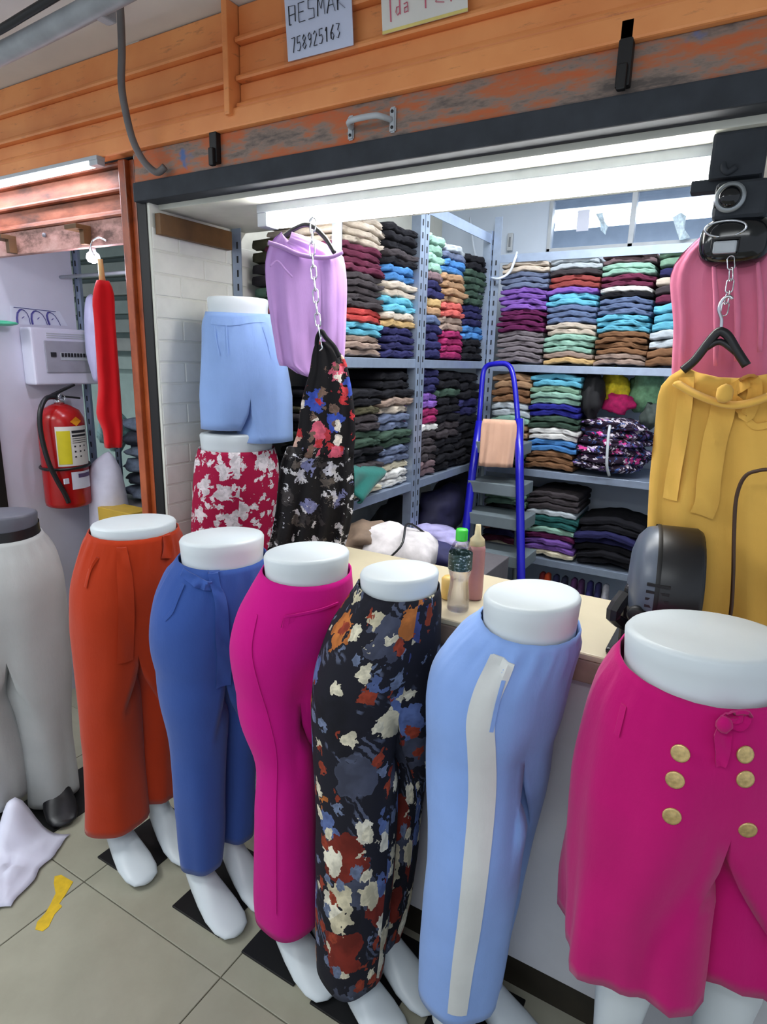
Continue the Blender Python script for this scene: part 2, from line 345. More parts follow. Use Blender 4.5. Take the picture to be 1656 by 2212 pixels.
FIT = {'grey': {'hips': [(0.963,0.007,-0.001,0.1036,0.0829),(0.9264,0.0062,-0.0009,0.1214,0.0971),(0.8909,0.0055,-0.0008,0.1381,0.1105),(0.8146,0.0034,-0.0005,0.1557,0.1245),(0.7436,-0.0016,0.0002,0.1608,0.1287),(0.6618,-0.0061,0.0009,0.1633,0.1306),(0.583,-0.0093,0.0013,0.1633,0.1306)], 'near': [(0.5207,-0.1041,0.0042,0.0724,0.076),(0.4146,-0.0961,0.0031,0.0864,0.0907),(0.2798,-0.0931,0.0026,0.0984,0.1033),(0.1673,-0.0966,0.0031,0.1014,0.1064),(0.0724,-0.1022,0.004,0.1003,0.1053)], 'far': [(0.4891,0.0529,0.0032,0.0974,0.1023),(0.3785,0.0617,0.0019,0.086,0.0903),(0.2373,0.0677,0.0011,0.0737,0.0774),(0.1184,0.0692,0.0008,0.0734,0.0771),(0.024,0.0663,0.0013,0.0741,0.0778)], 'A': (-1.9188,0.9658), 'head': -35, 'nearside': 'R'},
 'orange': {'hips': [(1.0328,0.0018,0.0004,0.1151,0.0921),(0.9799,-0.0072,-0.0015,0.1317,0.1054),(0.9198,-0.017,-0.0036,0.1425,0.114),(0.8709,-0.0235,-0.005,0.1478,0.1183),(0.8212,-0.0279,-0.0059,0.1497,0.1198),(0.745,-0.0313,-0.0066,0.1492,0.1194),(0.6962,-0.0329,-0.0069,0.147,0.1176)], 'near': [(0.6628,-0.0979,-0.0048,0.0794,0.0834),(0.5782,-0.097,-0.0046,0.0804,0.0844),(0.4711,-0.0988,-0.005,0.0791,0.083),(0.3607,-0.1001,-0.0053,0.0771,0.0809),(0.2169,-0.1029,-0.0059,0.0772,0.081),(0.1281,-0.1065,-0.0066,0.0805,0.0845)], 'far': [(0.6238,0.0444,-0.0065,0.067,0.0703),(0.5354,0.0424,-0.0069,0.0618,0.0649),(0.4236,0.0372,-0.008,0.056,0.0588),(0.3092,0.0299,-0.0095,0.0519,0.0545),(0.1813,0.0238,-0.0108,0.0459,0.0482),(0.1541,0.0242,-0.0107,0.0427,0.0448)], 'A': (-1.4288,1.0735), 'head': -25, 'nearside': 'R'},
 'blue': {'hips': [(1.0173,0.0025,0.0009,0.1085,0.0868),(0.9822,-0.0062,-0.0022,0.1243,0.0995),(0.9297,-0.0197,-0.007,0.1404,0.1123),(0.8711,-0.0286,-0.0101,0.1487,0.119),(0.8201,-0.0321,-0.0113,0.1491,0.1193),(0.768,-0.0332,-0.0117,0.1455,0.1164),(0.7217,-0.0331,-0.0117,0.1382,0.1105)], 'near': [(0.6864,-0.0815,-0.0023,0.0816,0.0857),(0.5786,-0.0788,-0.0013,0.0703,0.0738),(0.4795,-0.0826,-0.0027,0.066,0.0693),(0.3297,-0.0873,-0.0043,0.0608,0.0638),(0.2213,-0.0885,-0.0048,0.0556,0.0584),(0.1273,-0.0925,-0.0062,0.049,0.0514)], 'far': [(0.6449,0.0476,-0.0097,0.0537,0.0564),(0.5324,0.0421,-0.0116,0.0471,0.0494),(0.4285,0.0349,-0.0142,0.0407,0.0428),(0.2718,0.025,-0.0177,0.0408,0.0429),(0.1595,0.0162,-0.0208,0.0407,0.0427)], 'A': (-1.0969,1.076), 'head': -25, 'nearside': 'R'},
 'magenta': {'hips': [(1.0421,-0.0026,-0.0012,0.1014,0.0812),(0.9923,-0.0145,-0.0066,0.1188,0.095),(0.9452,-0.0275,-0.0126,0.1309,0.1047),(0.8893,-0.0385,-0.0176,0.134,0.1072),(0.8546,-0.0433,-0.0198,0.133,0.1064),(0.8015,-0.046,-0.021,0.1252,0.1002),(0.7474,-0.0468,-0.0214,0.1152,0.0921)], 'near': [(0.7207,-0.079,-0.0018,0.0726,0.0762),(0.6334,-0.0648,0.0047,0.0589,0.0618),(0.5882,-0.0599,0.0069,0.0556,0.0584),(0.5429,-0.0628,0.0056,0.063,0.0662),(0.4605,-0.0657,0.0042,0.0704,0.0739),(0.3202,-0.0668,0.0037,0.0759,0.0797),(0.169,-0.0664,0.0039,0.08,0.084),(0.1286,-0.0653,0.0044,0.0788,0.0827)], 'far': [(0.6795,0.0178,-0.0261,0.047,0.0493),(0.5407,0.0215,-0.0244,0.0412,0.0432),(0.4054,0.0239,-0.0234,0.0391,0.0411),(0.2571,0.0263,-0.0222,0.037,0.0389),(0.0823,0.0289,-0.0211,0.0349,0.0367)], 'A': (-0.8096,1.0572), 'head': -28, 'nearside': 'R'},
 'floral': {'hips': [(1.0516,0.0012,0.0008,0.0892,0.0713),(0.9972,-0.0093,-0.0061,0.1072,0.0858),(0.9651,-0.0189,-0.0124,0.1209,0.0967),(0.9113,-0.0265,-0.0175,0.1322,0.1057),(0.8453,-0.0332,-0.0219,0.1418,0.1134),(0.778,-0.0357,-0.0236,0.1441,0.1152)], 'near': [(0.7455,-0.088,-0.0086,0.0912,0.0958),(0.6776,-0.0876,-0.0083,0.0908,0.0954),(0.5608,-0.0866,-0.0076,0.0912,0.0958),(0.4012,-0.0873,-0.0081,0.0906,0.0952),(0.2721,-0.0902,-0.0101,0.0873,0.0917),(0.1783,-0.0929,-0.0118,0.0844,0.0886),(0.0984,-0.0934,-0.0121,0.0805,0.0846)], 'far': [(0.698,0.0506,-0.0161,0.0553,0.058),(0.6254,0.0491,-0.0171,0.0517,0.0543),(0.5004,0.0444,-0.0202,0.0485,0.0509),(0.3298,0.0401,-0.023,0.0449,0.0471),(0.1918,0.034,-0.0271,0.0402,0.0422),(0.0613,0.016,-0.0389,0.0336,0.0352)], 'A': (-0.5811,1.067), 'head': -28, 'nearside': 'R'},
 'stripe': {'hips': [(1.0344,-0.0055,-0.0065,0.1027,0.0822),(0.9876,-0.0194,-0.023,0.1261,0.1008),(0.9316,-0.0333,-0.0394,0.1455,0.1164),(0.8714,-0.0379,-0.0449,0.1483,0.1186),(0.8146,-0.039,-0.0462,0.1424,0.1139),(0.772,-0.0411,-0.0486,0.1356,0.1085)], 'near': [(0.7548,-0.0938,-0.0222,0.0913,0.0959),(0.6272,-0.0916,-0.0196,0.0918,0.0964),(0.4609,-0.0949,-0.0236,0.0891,0.0935),(0.2823,-0.1,-0.0296,0.082,0.0861),(0.2294,-0.1012,-0.031,0.08,0.084),(0.1779,-0.1025,-0.0326,0.076,0.0798)], 'far': [(0.6936,0.0471,-0.033,0.0451,0.0474),(0.5514,0.0398,-0.0417,0.0437,0.0459),(0.3674,0.0295,-0.0538,0.0415,0.0436),(0.1687,0.0168,-0.0689,0.0418,0.0439),(0.0818,0.0127,-0.0738,0.0414,0.0435)], 'A': (-0.2935,1.0811), 'head': -25, 'nearside': 'R'},
 'button': {'hips': [(1.0451,0.0012,0.0007,0.1313,0.105),(0.9873,0.001,0.0005,0.1589,0.1271),(0.9308,0.0045,0.0026,0.1736,0.1389),(0.8634,0.0066,0.0037,0.1852,0.1482),(0.8144,0.01,0.0057,0.1914,0.1531)], 'near': [(0.7537,-0.0585,0.0093,0.1227,0.1166),(0.6611,-0.0563,0.0106,0.1268,0.1204),(0.5672,-0.0515,0.0133,0.1287,0.1222),(0.4922,-0.0475,0.0156,0.1302,0.1236)], 'far': [(0.7693,0.1137,0.022,0.1064,0.1011),(0.6812,0.1211,0.0261,0.1141,0.1084),(0.5912,0.1286,0.0304,0.1219,0.1158),(0.5196,0.1346,0.0338,0.1286,0.1222)], 'A': (-0.0084,1.0571), 'head': -60, 'nearside': 'R'},
 'shorts': {'hips': [(1.6365,-0.0011,-0.0001,0.0973,0.0701),(1.603,0.0039,0.0005,0.1122,0.0808),(1.5178,0.0111,0.0013,0.1274,0.0917),(1.4306,0.0169,0.002,0.1385,0.0997),(1.3788,0.0186,0.0022,0.1438,0.1036)], 'near': [(1.3264,-0.0731,-0.0004,0.0552,0.0579),(1.2741,-0.0788,-0.001,0.0533,0.0559)], 'far': [(1.326,0.0677,-0.0003,0.0995,0.1045),(1.2337,0.0717,0.0002,0.0976,0.1025)], 'A': (-1.4352,1.52), 'head': -40, 'nearside': 'R'},
 'flower': {'hips': [(1.2104,-0.018,-0.0021,0.1216,0.0875),(1.1577,-0.0215,-0.0025,0.1335,0.0961),(1.0789,-0.0246,-0.0029,0.1385,0.0997),(0.9989,-0.031,-0.0036,0.1372,0.0988),(0.9338,-0.0353,-0.0041,0.1374,0.0989)], 'near': [(0.8732,-0.1074,-0.0044,0.0676,0.071),(0.7903,-0.1122,-0.0049,0.0666,0.07)], 'far': [(0.8626,0.0241,-0.0053,0.074,0.0777),(0.7778,0.0219,-0.0056,0.0715,0.0751)], 'A': (-1.4352,1.52), 'head': -40, 'nearside': 'R'},
 'lavender': {'A': (-1.1165,1.45), 'ang': 37.6, 'rows': [(1.8365,-0.05,0.0137),(1.8235,-0.0287,0.0552),(1.8034,-0.0021,0.0947),(1.7821,-0.0002,0.1057),(1.7438,0.0004,0.112),(1.6954,0.0039,0.1129),(1.6215,0.0074,0.1076),(1.5461,0.0122,0.1009),(1.469,0.0158,0.0927),(1.4407,0.038,0.0654)]},
 'dress_top': {'A': (-1.0312,1.4), 'ang': 36.37, 'rows': [(1.5471,0.005,0.015),(1.5304,0.0164,0.0339),(1.5025,0.0253,0.0479),(1.4717,0.0267,0.0519),(1.4217,0.0244,0.065),(1.3711,0.0215,0.0751),(1.3068,0.0211,0.0803),(1.2346,0.0063,0.0907)]},
 'dress_skirt': {'A': (-1.0312,1.4), 'ang': 36.37, 'rows': [(1.2609,0.0031,0.0936),(1.2146,-0.0059,0.1033),(1.1476,-0.0085,0.1094),(1.0794,-0.0126,0.1117),(1.0099,-0.0261,0.1126),(0.9393,-0.0439,0.1121)]},
 'pink': {'A': (-0.0547,1.46), 'ang': 2.14, 'rows': [(1.7663,-0.0205,0.0487),(1.7512,-0.009,0.0773),(1.728,-0.0152,0.096),(1.6941,-0.018,0.1113),(1.6595,-0.0127,0.1112),(1.5892,0.0006,0.1084),(1.4994,0.011,0.1115),(1.4258,0.0196,0.1123)]},
 'mustard': {'A': (-0.031,1.38), 'ang': 1.29, 'rows': [(1.5037,-0.0108,0.0821),(1.4862,-0.0164,0.1061),(1.4646,-0.0139,0.1196),(1.4385,-0.0086,0.1267),(1.3676,-0.0001,0.1331),(1.2767,0.0094,0.1401),(1.1834,0.0206,0.1449),(1.0585,0.037,0.1493),(0.8987,0.0588,0.1529)]},
 'red': {'A': (-1.8404,1.335), 'ang': 54.04, 'rows': [(1.7266,0.001,0.019),(1.7014,0.0019,0.03),(1.6588,-0.0026,0.0342),(1.6232,-0.0027,0.0316),(1.5071,-0.0039,0.0327),(1.3878,-0.0051,0.0339),(1.2963,-0.0132,0.0412),(1.2574,-0.0041,0.0308),(1.1947,-0.0073,0.0281)]}}

# ================================================================== SETTING
T = 0.546; TX0 = -0.934; TY0 = 0.855
fl = box('floor', (-4.4, -1.4, -0.06), (1.8, 4.4, -0.006), M_grout); struct(fl, 'beige tiled market floor')
tb = bmesh.new(); bbox(tb, (-T / 2 + .0015, -T / 2 + .0015, -0.012), (T / 2 - .0015, T / 2 - .0015, 0.0))
bmesh.ops.bevel(tb, geom=[e for e in tb.edges if all(v.co.z > -0.001 for v in e.verts)], offset=0.0012, segments=1, affect='EDGES')
tme = bpy.data.meshes.new('tile'); tb.to_mesh(tme); tb.free(); tme.materials.append(M_tile)
for i in range(-6, 5):
    for j in range(-4, 7):
        o = bpy.data.objects.new('tile', tme); COL.objects.link(o); o.location = (TX0 + (i + .5) * T, TY0 + (j + .5) * T, 0); o.parent = fl
# worn yellow paint strokes on the floor
ym = []
for cx, pts in ((0, [(-1.5582,0.8339,0.0006), (-1.5055,0.8374,0.0006), (-1.4812,0.7960,0.0006), (-1.4699,0.7722,0.0006), (-1.4550,0.7709,0.0006), (-1.4486,0.7453,0.0006), (-1.4258,0.7142,0.0006), (-1.4261,0.6977,0.0006), (-1.4479,0.6906,0.0006), (-1.4654,0.7060,0.0006), (-1.4740,0.7346,0.0006), (-1.4873,0.7560,0.0006), (-1.5106,0.7869,0.0006), (-1.5483,0.8049,0.0006), (-1.5695,0.8209,0.0006)]),):
    n = len(pts); V = [(p[0], p[1], 0.0002) for p in pts] + [(p[0], p[1], 0.0012) for p in pts]
    F = [tuple(range(n, 2 * n))] + [(k, (k + 1) % n, n + (k + 1) % n, n + k) for k in range(n)]
    o = mesh('paint_mark', V, F, M_yfloor); o.parent = fl; o['label'] = 'worn yellow paint mark'

# shop side wall of painted bricks (left of the opening)
WX = -1.614; YF = 1.35
wl = box('wall_left', (WX - 0.06, YF, 0), (WX - 0.004, 3.36, 2.55), M_mortar); struct(wl, 'white painted brick side wall of the stall')
BL, BH = 0.205, 0.066
bricks = {}
def brick_mesh(L):
    k = round(L, 3)
    if k not in bricks:
        bm = bmesh.new(); bbox(bm, (0, 0, 0), (0.02, L - 0.005, BH - 0.005)); bmesh.ops.bevel(bm, geom=list(bm.edges), offset=0.002, segments=1, affect='EDGES')
        me = bpy.data.meshes.new('brick'); bmesh.ops.recalc_face_normals(bm, faces=bm.faces); bm.to_mesh(me); bm.free(); me.materials.append(M_brickpaint); bricks[k] = me
    return bricks[k]
z = 0.03; row = 0
while z < 1.86:
    y = YF + 0.004; first = True
    while y < 1.76:
        L = BL * (0.5 if (first and row % 2) else 1.0); first = False
        o = bpy.data.objects.new('brick', brick_mesh(L)); COL.objects.link(o); o.location = (WX - 0.0225 + random.uniform(0, .0012), y, z); o.parent = wl; y += L
    z += BH; row += 1
tr = box('trim_1', (WX, YF + 0.015, 1.853), (WX + 0.022, 1.665, 1.912), M_wood, bev=0.002); struct(tr, 'brown wooden batten under the stall ceiling')
# soffit, tall ceiling, back and right walls
sf = box('ceiling_soffit', (WX - 0.05, 1.385, 1.925), (1.3, 1.76, 1.965), M_soffit); struct(sf, 'low cream ceiling board above the counter')
sv = box('wall_soffit', (WX - 0.05, 1.74, 1.965), (1.3, 1.76, 2.56), M_ceil); struct(sv)
ch = box('ceiling_shop', (WX - 0.1, 1.3, 2.55), (1.35, 3.4, 2.6), M_ceil); struct(ch)
YB = 3.34
wx0, wz0 = (-1.0174,3.3400,2.0599)[0], (-1.0174,3.3400,2.0599)[2]; wx1 = 0.02; wz1 = (-1.0413,3.3400,2.3283)[2]
bm = bmesh.new()
bbox(bm, (WX - 0.06, YB, 0), (1.35, YB + 0.08, wz0)); bbox(bm, (WX - 0.06, YB, wz1), (1.35, YB + 0.08, 2.6))
bbox(bm, (WX - 0.06, YB, wz0), (wx0, YB + 0.08, wz1)); bbox(bm, (wx1, YB, wz0), (1.35, YB + 0.08, wz1))
wb = from_bm('wall_back', bm, M_wallback); struct(wb, 'pale back wall of the stall')
wr = box('wall_right', (1.3, 1.3, 0), (1.36, 3.4, 2.6), M_wallback); struct(wr)
# window above the back shelves, with the next aisle's lamp beyond it
wn = empty('window_1', ((wx0 + wx1) / 2, YB, wz0)); struct(wn, 'glazed transom window above the back shelves')
mx = (-0.6118,3.3400,2.1742)[0]
for lo, hi in (((wx0, wz0), (wx1, wz0 + .02)), ((wx0, wz1 - .02), (wx1, wz1)), ((wx0, wz0), (wx0 + .018, wz1)), ((wx1 - .018, wz0), (wx1, wz1)), ((mx - .012, wz0), (mx + .012, wz1))):
    keep(box('window_frame', (lo[0], YB - 0.012, lo[1]), (hi[0], YB + 0.03, hi[1]), M_ltgrey, bev=.002), wn)
keep(box('pane', (wx0 + .018, YB + .01, wz0 + .02), (mx - .012, YB + .014, wz1 - .02), M_pane), wn)
keep(box('pane', (mx + .012, YB + .01, wz0 + .02), (wx1 - .018, YB + .014, wz1 - .02), M_pane), wn)
wk = box('wall_beyond', (-2.2, 4.3, 1.2), (1.4, 4.36, 2.9), flat('next_aisle_grey', (150, 160, 172), 0.7)); struct(wk, 'grey wall of the next aisle seen through the window')
wk2 = box('ceiling_beyond', (-2.2, YB + .08, 2.86), (1.4, 4.36, 2.9), M_ceil); struct(wk2)
# corridor ceiling, far corridor walls, outer wall behind the camera
cc = box('ceiling', (-4.4, -1.4, 2.354), (1.8, 1.365, 2.40), M_ceil); struct(cc, 'white corridor ceiling')
up = box('wall_front', (-4.4, 1.36, 2.07), (1.8, 1.40, 2.62), M_darkgrey); struct(up, 'wall behind the orange shutter fascia')

# ================================================================== FACADE
def slat(name, x0, x1, z0, z1, y, mat, depth=0.016, lip=0.012):
    """one rolled steel slat: flat face with a rounded step at its lower edge"""
    prof = [(y + .012, z0), (y - depth, z0 + .001), (y - depth - .002, z0 + lip * .5), (y - depth, z0 + lip), (y - .002, z0 + lip + .006), (y, z0 + lip + .012), (y, z1 - .004), (y + .004, z1), (y + .012, z1)]
    n = len(prof); V = [(x0, a, b) for a, b in prof] + [(x1, a, b) for a, b in prof]
    F = [(k, (k + 1) % n, n + (k + 1) % n, n + k) for k in range(n)] + [tuple(range(n))[::-1], tuple(range(n, 2 * n))]
    return mesh(name, V, F, mat)
fa = thing('shutter_fascia', 'long orange steel fascia of overlapping slats above the stalls', 'shutter', (-1.0, 1.33, 2.07))
for z0, z1 in ((2.118, 2.180), (2.180, 2.265), (2.265, 2.352)):
    for x0, x1 in ((-4.3, -1.262), (-1.240, 1.7)):
        keep(slat('slat', x0, x1, z0, z1, 1.345, M_orange), fa)
keep(box('lip_rail', (-4.3, 1.318, 2.072), (1.7, 1.36, 2.118), M_orange, bev=.005), fa)
keep(box('vertical_flange', (-1.262, 1.305, 2.10), (-1.244, 1.355, 2.353), M_orange, bev=.003), fa)
# stall shutter bottom bar
sb = thing('shutter_bottom_bar', 'worn grey and orange steel bottom bar of the raised shutter', 'shutter bar', (-0.6, 1.36, 1.94))
X0 = -1.655
keep(box('worn_face', (X0, 1.335, 1.992), (1.7, 1.375, 2.072), M_worn, bev=.003), sb)
keep(box('dark_angle', (X0, 1.325, 1.938), (1.7, 1.385, 1.990), M_darkgrey, bev=.004), sb)
hx0, hx1 = (-0.8874,1.3350,2.0160)[0], (-0.7832,1.3350,2.0196)[0]; hz = 2.024
hd = tube('handle', [(hx0, 1.33, hz), (hx0 + .008, 1.305, hz), (hx0 + .025, 1.297, hz + .002), (hx1 - .025, 1.297, hz + .002), (hx1 - .008, 1.305, hz), (hx1, 1.33, hz)], .0065, M_ltgrey, n=4); keep(hd, sb)
for hx in (hx0 - .004, hx1 + .004):
    bm = bmesh.new(); bbox(bm, (hx - .008, 1.329, hz - .026), (hx + .008, 1.336, hz + .026)); bmesh.ops.bevel(bm, geom=list(bm.edges), offset=.003, segments=2, affect='EDGES')
    p = sub(from_bm('handle_plate', bm, M_ltgrey), hd)
    for dz in (-.016, .016): sub(lathe('screw_hole', [(.0035, 0), (.0035, .0012)], M_black, seg=10, loc=(0, 0, 0)), hd).matrix_basis = Matrix.Translation((hx, 1.3285, hz + dz)) @ Matrix.Rotation(PI / 2, 4, 'X')
for lx, lz0, lz1 in (((-1.3192,1.3350,2.0172)[0], 2.0, 2.074), ((-0.2876,1.3350,2.0479)[0], 2.0, 2.108)):
    g = keep(box('latch', (lx - .013, 1.318, lz0), (lx + .013, 1.337, lz1), M_blackmetal, bev=.003), sb)
    sub(box('latch_tongue', (lx - .008, 1.308, lz0 - .008), (lx + .008, 1.322, lz0 + .035), M_blackmetal, bev=.003), g)
# paper signs taped to the fascia
GLY = {'G': [[(.05, 0), (.05, 1), (.9, .95), (.85, .12)], [(.05, .5), (.87, .52)], [(.05, 0), (.3, .02)]], 'E': [[(.9, 1), (.1, 1), (.1, 0), (.9, 0)], [(.1, .52), (.75, .52)]],
       'S': [[(.9, 1), (.15, 1), (.12, .55), (.85, .5), (.85, 0), (.1, 0)]], 'M': [[(.05, 0), (.15, 1), (.5, .35), (.85, 1), (.95, 0)]],
       'A': [[(0, 0), (.5, 1), (1, 0)], [(.2, .38), (.8, .38)]], 'K': [[(.1, 1), (.1, 0)], [(.9, 1), (.12, .45), (.95, 0)]],
       '7': [[(.05, 1), (.9, 1), (.4, 0)]], '5': [[(.9, 1), (.2, 1), (.15, .55), (.7, .6), (.9, .3), (.6, 0), (.1, .05)]],
       '8': [[(.5, .5), (.15, .75), (.5, 1), (.85, .75), (.5, .5), (.1, .25), (.5, 0), (.9, .25), (.5, .5)]],
       '9': [[(.85, .6), (.4, .5), (.15, .8), (.5, 1), (.85, .85), (.75, .3), (.4, 0)]], '2': [[(.1, .8), (.5, 1), (.85, .75), (.1, 0), (.9, 0)]],
       '1': [[(.3, .75), (.55, 1), (.5, 0)]], '6': [[(.8, 1), (.2, .5), (.25, .1), (.6, 0), (.85, .25), (.55, .5), (.2, .4)]],
       '3': [[(.1, 1), (.85, .95), (.4, .55), (.85, .35), (.5, 0), (.1, .1)]], 'T': [[(0, 1), (1, 1)], [(.5, 1), (.5, 0)]],
       'd': [[(.8, 1), (.8, 0)], [(.8, .5), (.3, .5), (.15, .2), (.4, 0), (.8, .15)]], 'a': [[(.15, .55), (.7, .6), (.75, 0)], [(.75, .35), (.2, .3), (.2, .02), (.75, .05)]],
       'L': [[(.2, 1), (.2, 0), (.8, 0)]], 'Z': [[(.1, 1), (.8, 1), (.15, .1), (.9, 0)]]}
def write(parent, corners, lines, mat, w=.0022, off=.0022):
    """hand-lettered strokes on a flat sheet; corners TL,TR,BR,BL"""
    TL, TR, BR, BL = [Vector(c) for c in corners]; nrm = (TR - TL).cross(BL - TL).normalized()
    if nrm.y > 0: nrm = -nrm
    def P(u, v): return (TL * (1 - u) + TR * u) * v + (BL * (1 - u) + BR * u) * (1 - v) + nrm * off
    for txt, u0, u1, v0, v1, sl in lines:
        cw = (u1 - u0) / len(txt)
        for i, c in enumerate(txt):
            bm = bmesh.new()
            for st in GLY.get(c, []):
                pts = [P(u0 + cw * (i + .08 + .8 * a), v0 + (v1 - v0) * b + sl * (i + a) / len(txt)) for a, b in st]
                tube_bm(bm, pts, w, 5, False, 0.25)
            sub(from_bm('letter', bm, mat), parent)
def sheet(name, corners, mat, th=.0012):
    C = [Vector(c) for c in corners]; nrm = (C[1] - C[0]).cross(C[3] - C[0]).normalized() * th
    V = C + [c + nrm for c in C]; F = [(0, 1, 2, 3), (7, 6, 5, 4)] + [(k, k + 4, (k + 1) % 4 + 4, (k + 1) % 4) for k in range(4)]
    return mesh(name, V, F, mat)
Ys = 1.322
c1 = [(-1.0767,1.3220,2.3271), (-0.8896,1.3220,2.3152), (-0.8803,1.3220,2.1854), (-1.0664,1.3220,2.1880)]
s1 = thing('paper_sign', 'white hand-lettered paper sign reading GESMAK taped on the orange fascia', 'sign', c1[3])
p1_ = keep(sheet('sheet', c1, M_paper), s1)
write(p1_, c1, [('GESMAK', .05, .93, .52, .80, .06), ('758925163', .07, .84, .10, .32, .06)], M_ink, .0016)
keep(sheet('clear_film', [Vector(c) + Vector((dx, -.004, dz)) for c, dx, dz in zip(c1, (-.008, .012, .016, -.008), (.006, .006, -.02, -.014))], M_film, .0004), s1)
c2 = [(-0.8149,1.3220,2.3157), (-0.6152,1.3220,2.2976), (-0.6046,1.3220,2.1896), (-0.8044,1.3220,2.1895)]
s2 = thing('paper_sign', 'cream paper sign with faded red letters at the top edge', 'sign', c2[3])
p2_ = keep(sheet('sheet', c2, M_paper2), s2)
write(p2_, c2, [('T', .04, .20, .15, .62, 0), ('da', .16, .36, .22, .47, .02), ('T', .46, .62, .22, .68, 0), ('Z', .62, .78, .24, .6, 0), ('T', .74, .92, .22, .66, 0)], M_redink, .0018)
keep(sheet('yellow_border', [Vector(c2[3]) + Vector((0, -.001, .006)), Vector(c2[2]) + Vector((0, -.001, .006)), Vector(c2[2]) + Vector((0, -.001, 0)), Vector(c2[3]) + Vector((0, -.001, 0))], M_paperedge, .0008), s2)

# post between the two stalls
po = thing('shutter_post', 'sooty orange steel channel post between the two stalls', 'post', (-1.69, 1.36, 0))
keep(box('channel_face', (-1.722, 1.33, 0), (-1.690, 1.40, 2.06), M_post, bev=.004), po)
keep(box('channel_web', (-1.690, 1.345, 0), (-1.668, 1.40, 2.06), M_post, bev=.003), po)
keep(box('inner_web', (-1.750, 1.355, 0), (-1.722, 1.40, 2.06), M_post, bev=.003), po)
keep(box('dark_gap_strip', (-1.668, 1.345, 0), (-1.628, 1.40, 2.0), M_blackmetal, bev=.003), po)  # solid black strip stands in for the dark gap beside the post

# neighbour stall: shutter slats, bottom bar with brackets
ns = thing('neighbour_shutter', 'sooty brown half-raised shutter of the neighbouring stall', 'shutter', (-2.2, 1.38, 1.84))
for z0, z1 in ((1.915, 1.985), (1.985, 2.055), (2.055, 2.075)):
    keep(slat('slat', -4.3, -1.752, z0, z1, 1.372, M_brown), ns)
keep(box('bottom_bar', (-4.3, 1.362, 1.838), (-1.752, 1.385, 1.915), M_pinkbar, bev=.003), ns)
for bx in ((-1.9283,1.3600,1.8842)[0], (-2.3535,1.3600,1.8778)[0]):
    keep(box('bracket', (bx - .05, 1.31, 1.885), (bx + .012, 1.364, 1.900), M_wood, bev=.002), ns)
    keep(box('bracket_leg', (bx - .010, 1.335, 1.842), (bx + .012, 1.364, 1.886), M_wood, bev=.002), ns)
keep(lathe('lock', [(.007, 0), (.007, .006), (.004, .008)], M_grey, seg=14), ns).matrix_basis = Matrix.Translation((-2.1633,1.3600,1.8902)) @ Matrix.Rotation(PI / 2, 4, 'X')
# tube lamp fixed under the fascia lip on the left
def tube_lamp(name, label, p0, p1, w, h, mat, power, col=(1, 1, 1), cap=.04):
    p0, p1 = Vector(p0), Vector(p1); c = (p0 + p1) / 2; t = thing(name, label, 'lamp', c)
    keep(box('housing', (p0.x, p0.y - w * .5, p0.z), (p1.x, p0.y + w * .5, p0.z + h * .45), M_ltgrey, bev=.003), t)
    keep(box('diffuser', (p0.x + cap, p0.y - w * .42, p0.z - h * .55), (p1.x - cap, p0.y + w * .42, p0.z), mat, bev=min(w, h) * .24, seg=3), t)
    for a, b in ((p0.x, p0.x + cap), (p1.x - cap, p1.x)): keep(box('end_cap', (a, p0.y - w * .46, p0.z - h * .55), (b, p0.y + w * .46, p0.z + .001), M_ltgrey, bev=.003), t)
    if not power: return t
    a = area(name + '_light', (c.x, c.y, p0.z - h * .6 - .004), (0, 0, 0), (p1.x - p0.x) - 2 * cap, w, power, col)
    keep(a, t); return t
tube_lamp('tube_lamp', 'violet-white tube lamp under the fascia above the neighbouring stall', (-2.9, 1.315, 2.062), (-1.775, 1.315, 2.062), .03, .026, M_tube2, 2.2, (.9, .85, 1))
tube_lamp('tube_lamp', 'long bright tube lamp fixed under the low ceiling of the stall', (-1.30, 1.49, 1.903), (-.10, 1.49, 1.905), .058, .066, M_tube, 0, (1, 1, .96), .035)
tube_lamp('tube_lamp', 'tube lamp high inside the stall above the shelves', (-1.1, 2.25, 2.53), (.1, 2.25, 2.53), .05, .04, M_tube2, 26, (.93, .96, 1))
p0 = (-1.4171,3.8500,2.3483); p1 = (0.0438,3.8500,2.3453)
tube_lamp('tube_lamp', 'bright tube lamp of the next aisle seen through the transom window', (p0[0], 3.85, (p0[2] + p1[2]) / 2), (p1[0], 3.85, (p0[2] + p1[2]) / 2), .05, .06, M_tube3, 8)
# loose things by the window
keep_ = sheet('paper_tag', [(-0.8659,3.3000,2.2399), (-0.8084,3.3000,2.2409), (-0.8075,3.3000,2.1450), (-0.8656,3.3000,2.1452)], M_paper); tag(keep_, 'small white paper tag hanging on the transom window', 'tag')
def scrap(name, pts, Y, mat, label, cat):
    V = []; 
    for k, p in enumerate(pts): V.append(Vector(p) + Vector((0, .012 * math.sin(k * 2.1), 0)))
    n = len(V); V2 = [v + Vector((0, .004, 0)) for v in V]
    F = [tuple(range(n))[::-1], tuple(range(n, 2 * n))] + [(k, (k + 1) % n, n + (k + 1) % n, n + k) for k in range(n)]
    return tag(mesh(name, V + V2, F, mat), label, cat)
M_plasticbag = flat('bluish_plastic_bag', (206, 226, 244), 0.3, var=.2, scale=60)
scrap('plastic_bag', [(-0.7798,3.3000,2.2177), (-0.7500,3.3000,2.2233), (-0.7321,3.3000,2.1765), (-0.7152,3.3000,2.1587), (-0.7264,3.3000,2.1223), (-0.7456,3.3000,2.1403), (-0.7539,3.3000,2.1783)], 3.3, M_plasticbag, 'crumpled clear plastic bag stuck on the window beside the paper tag', 'bag')
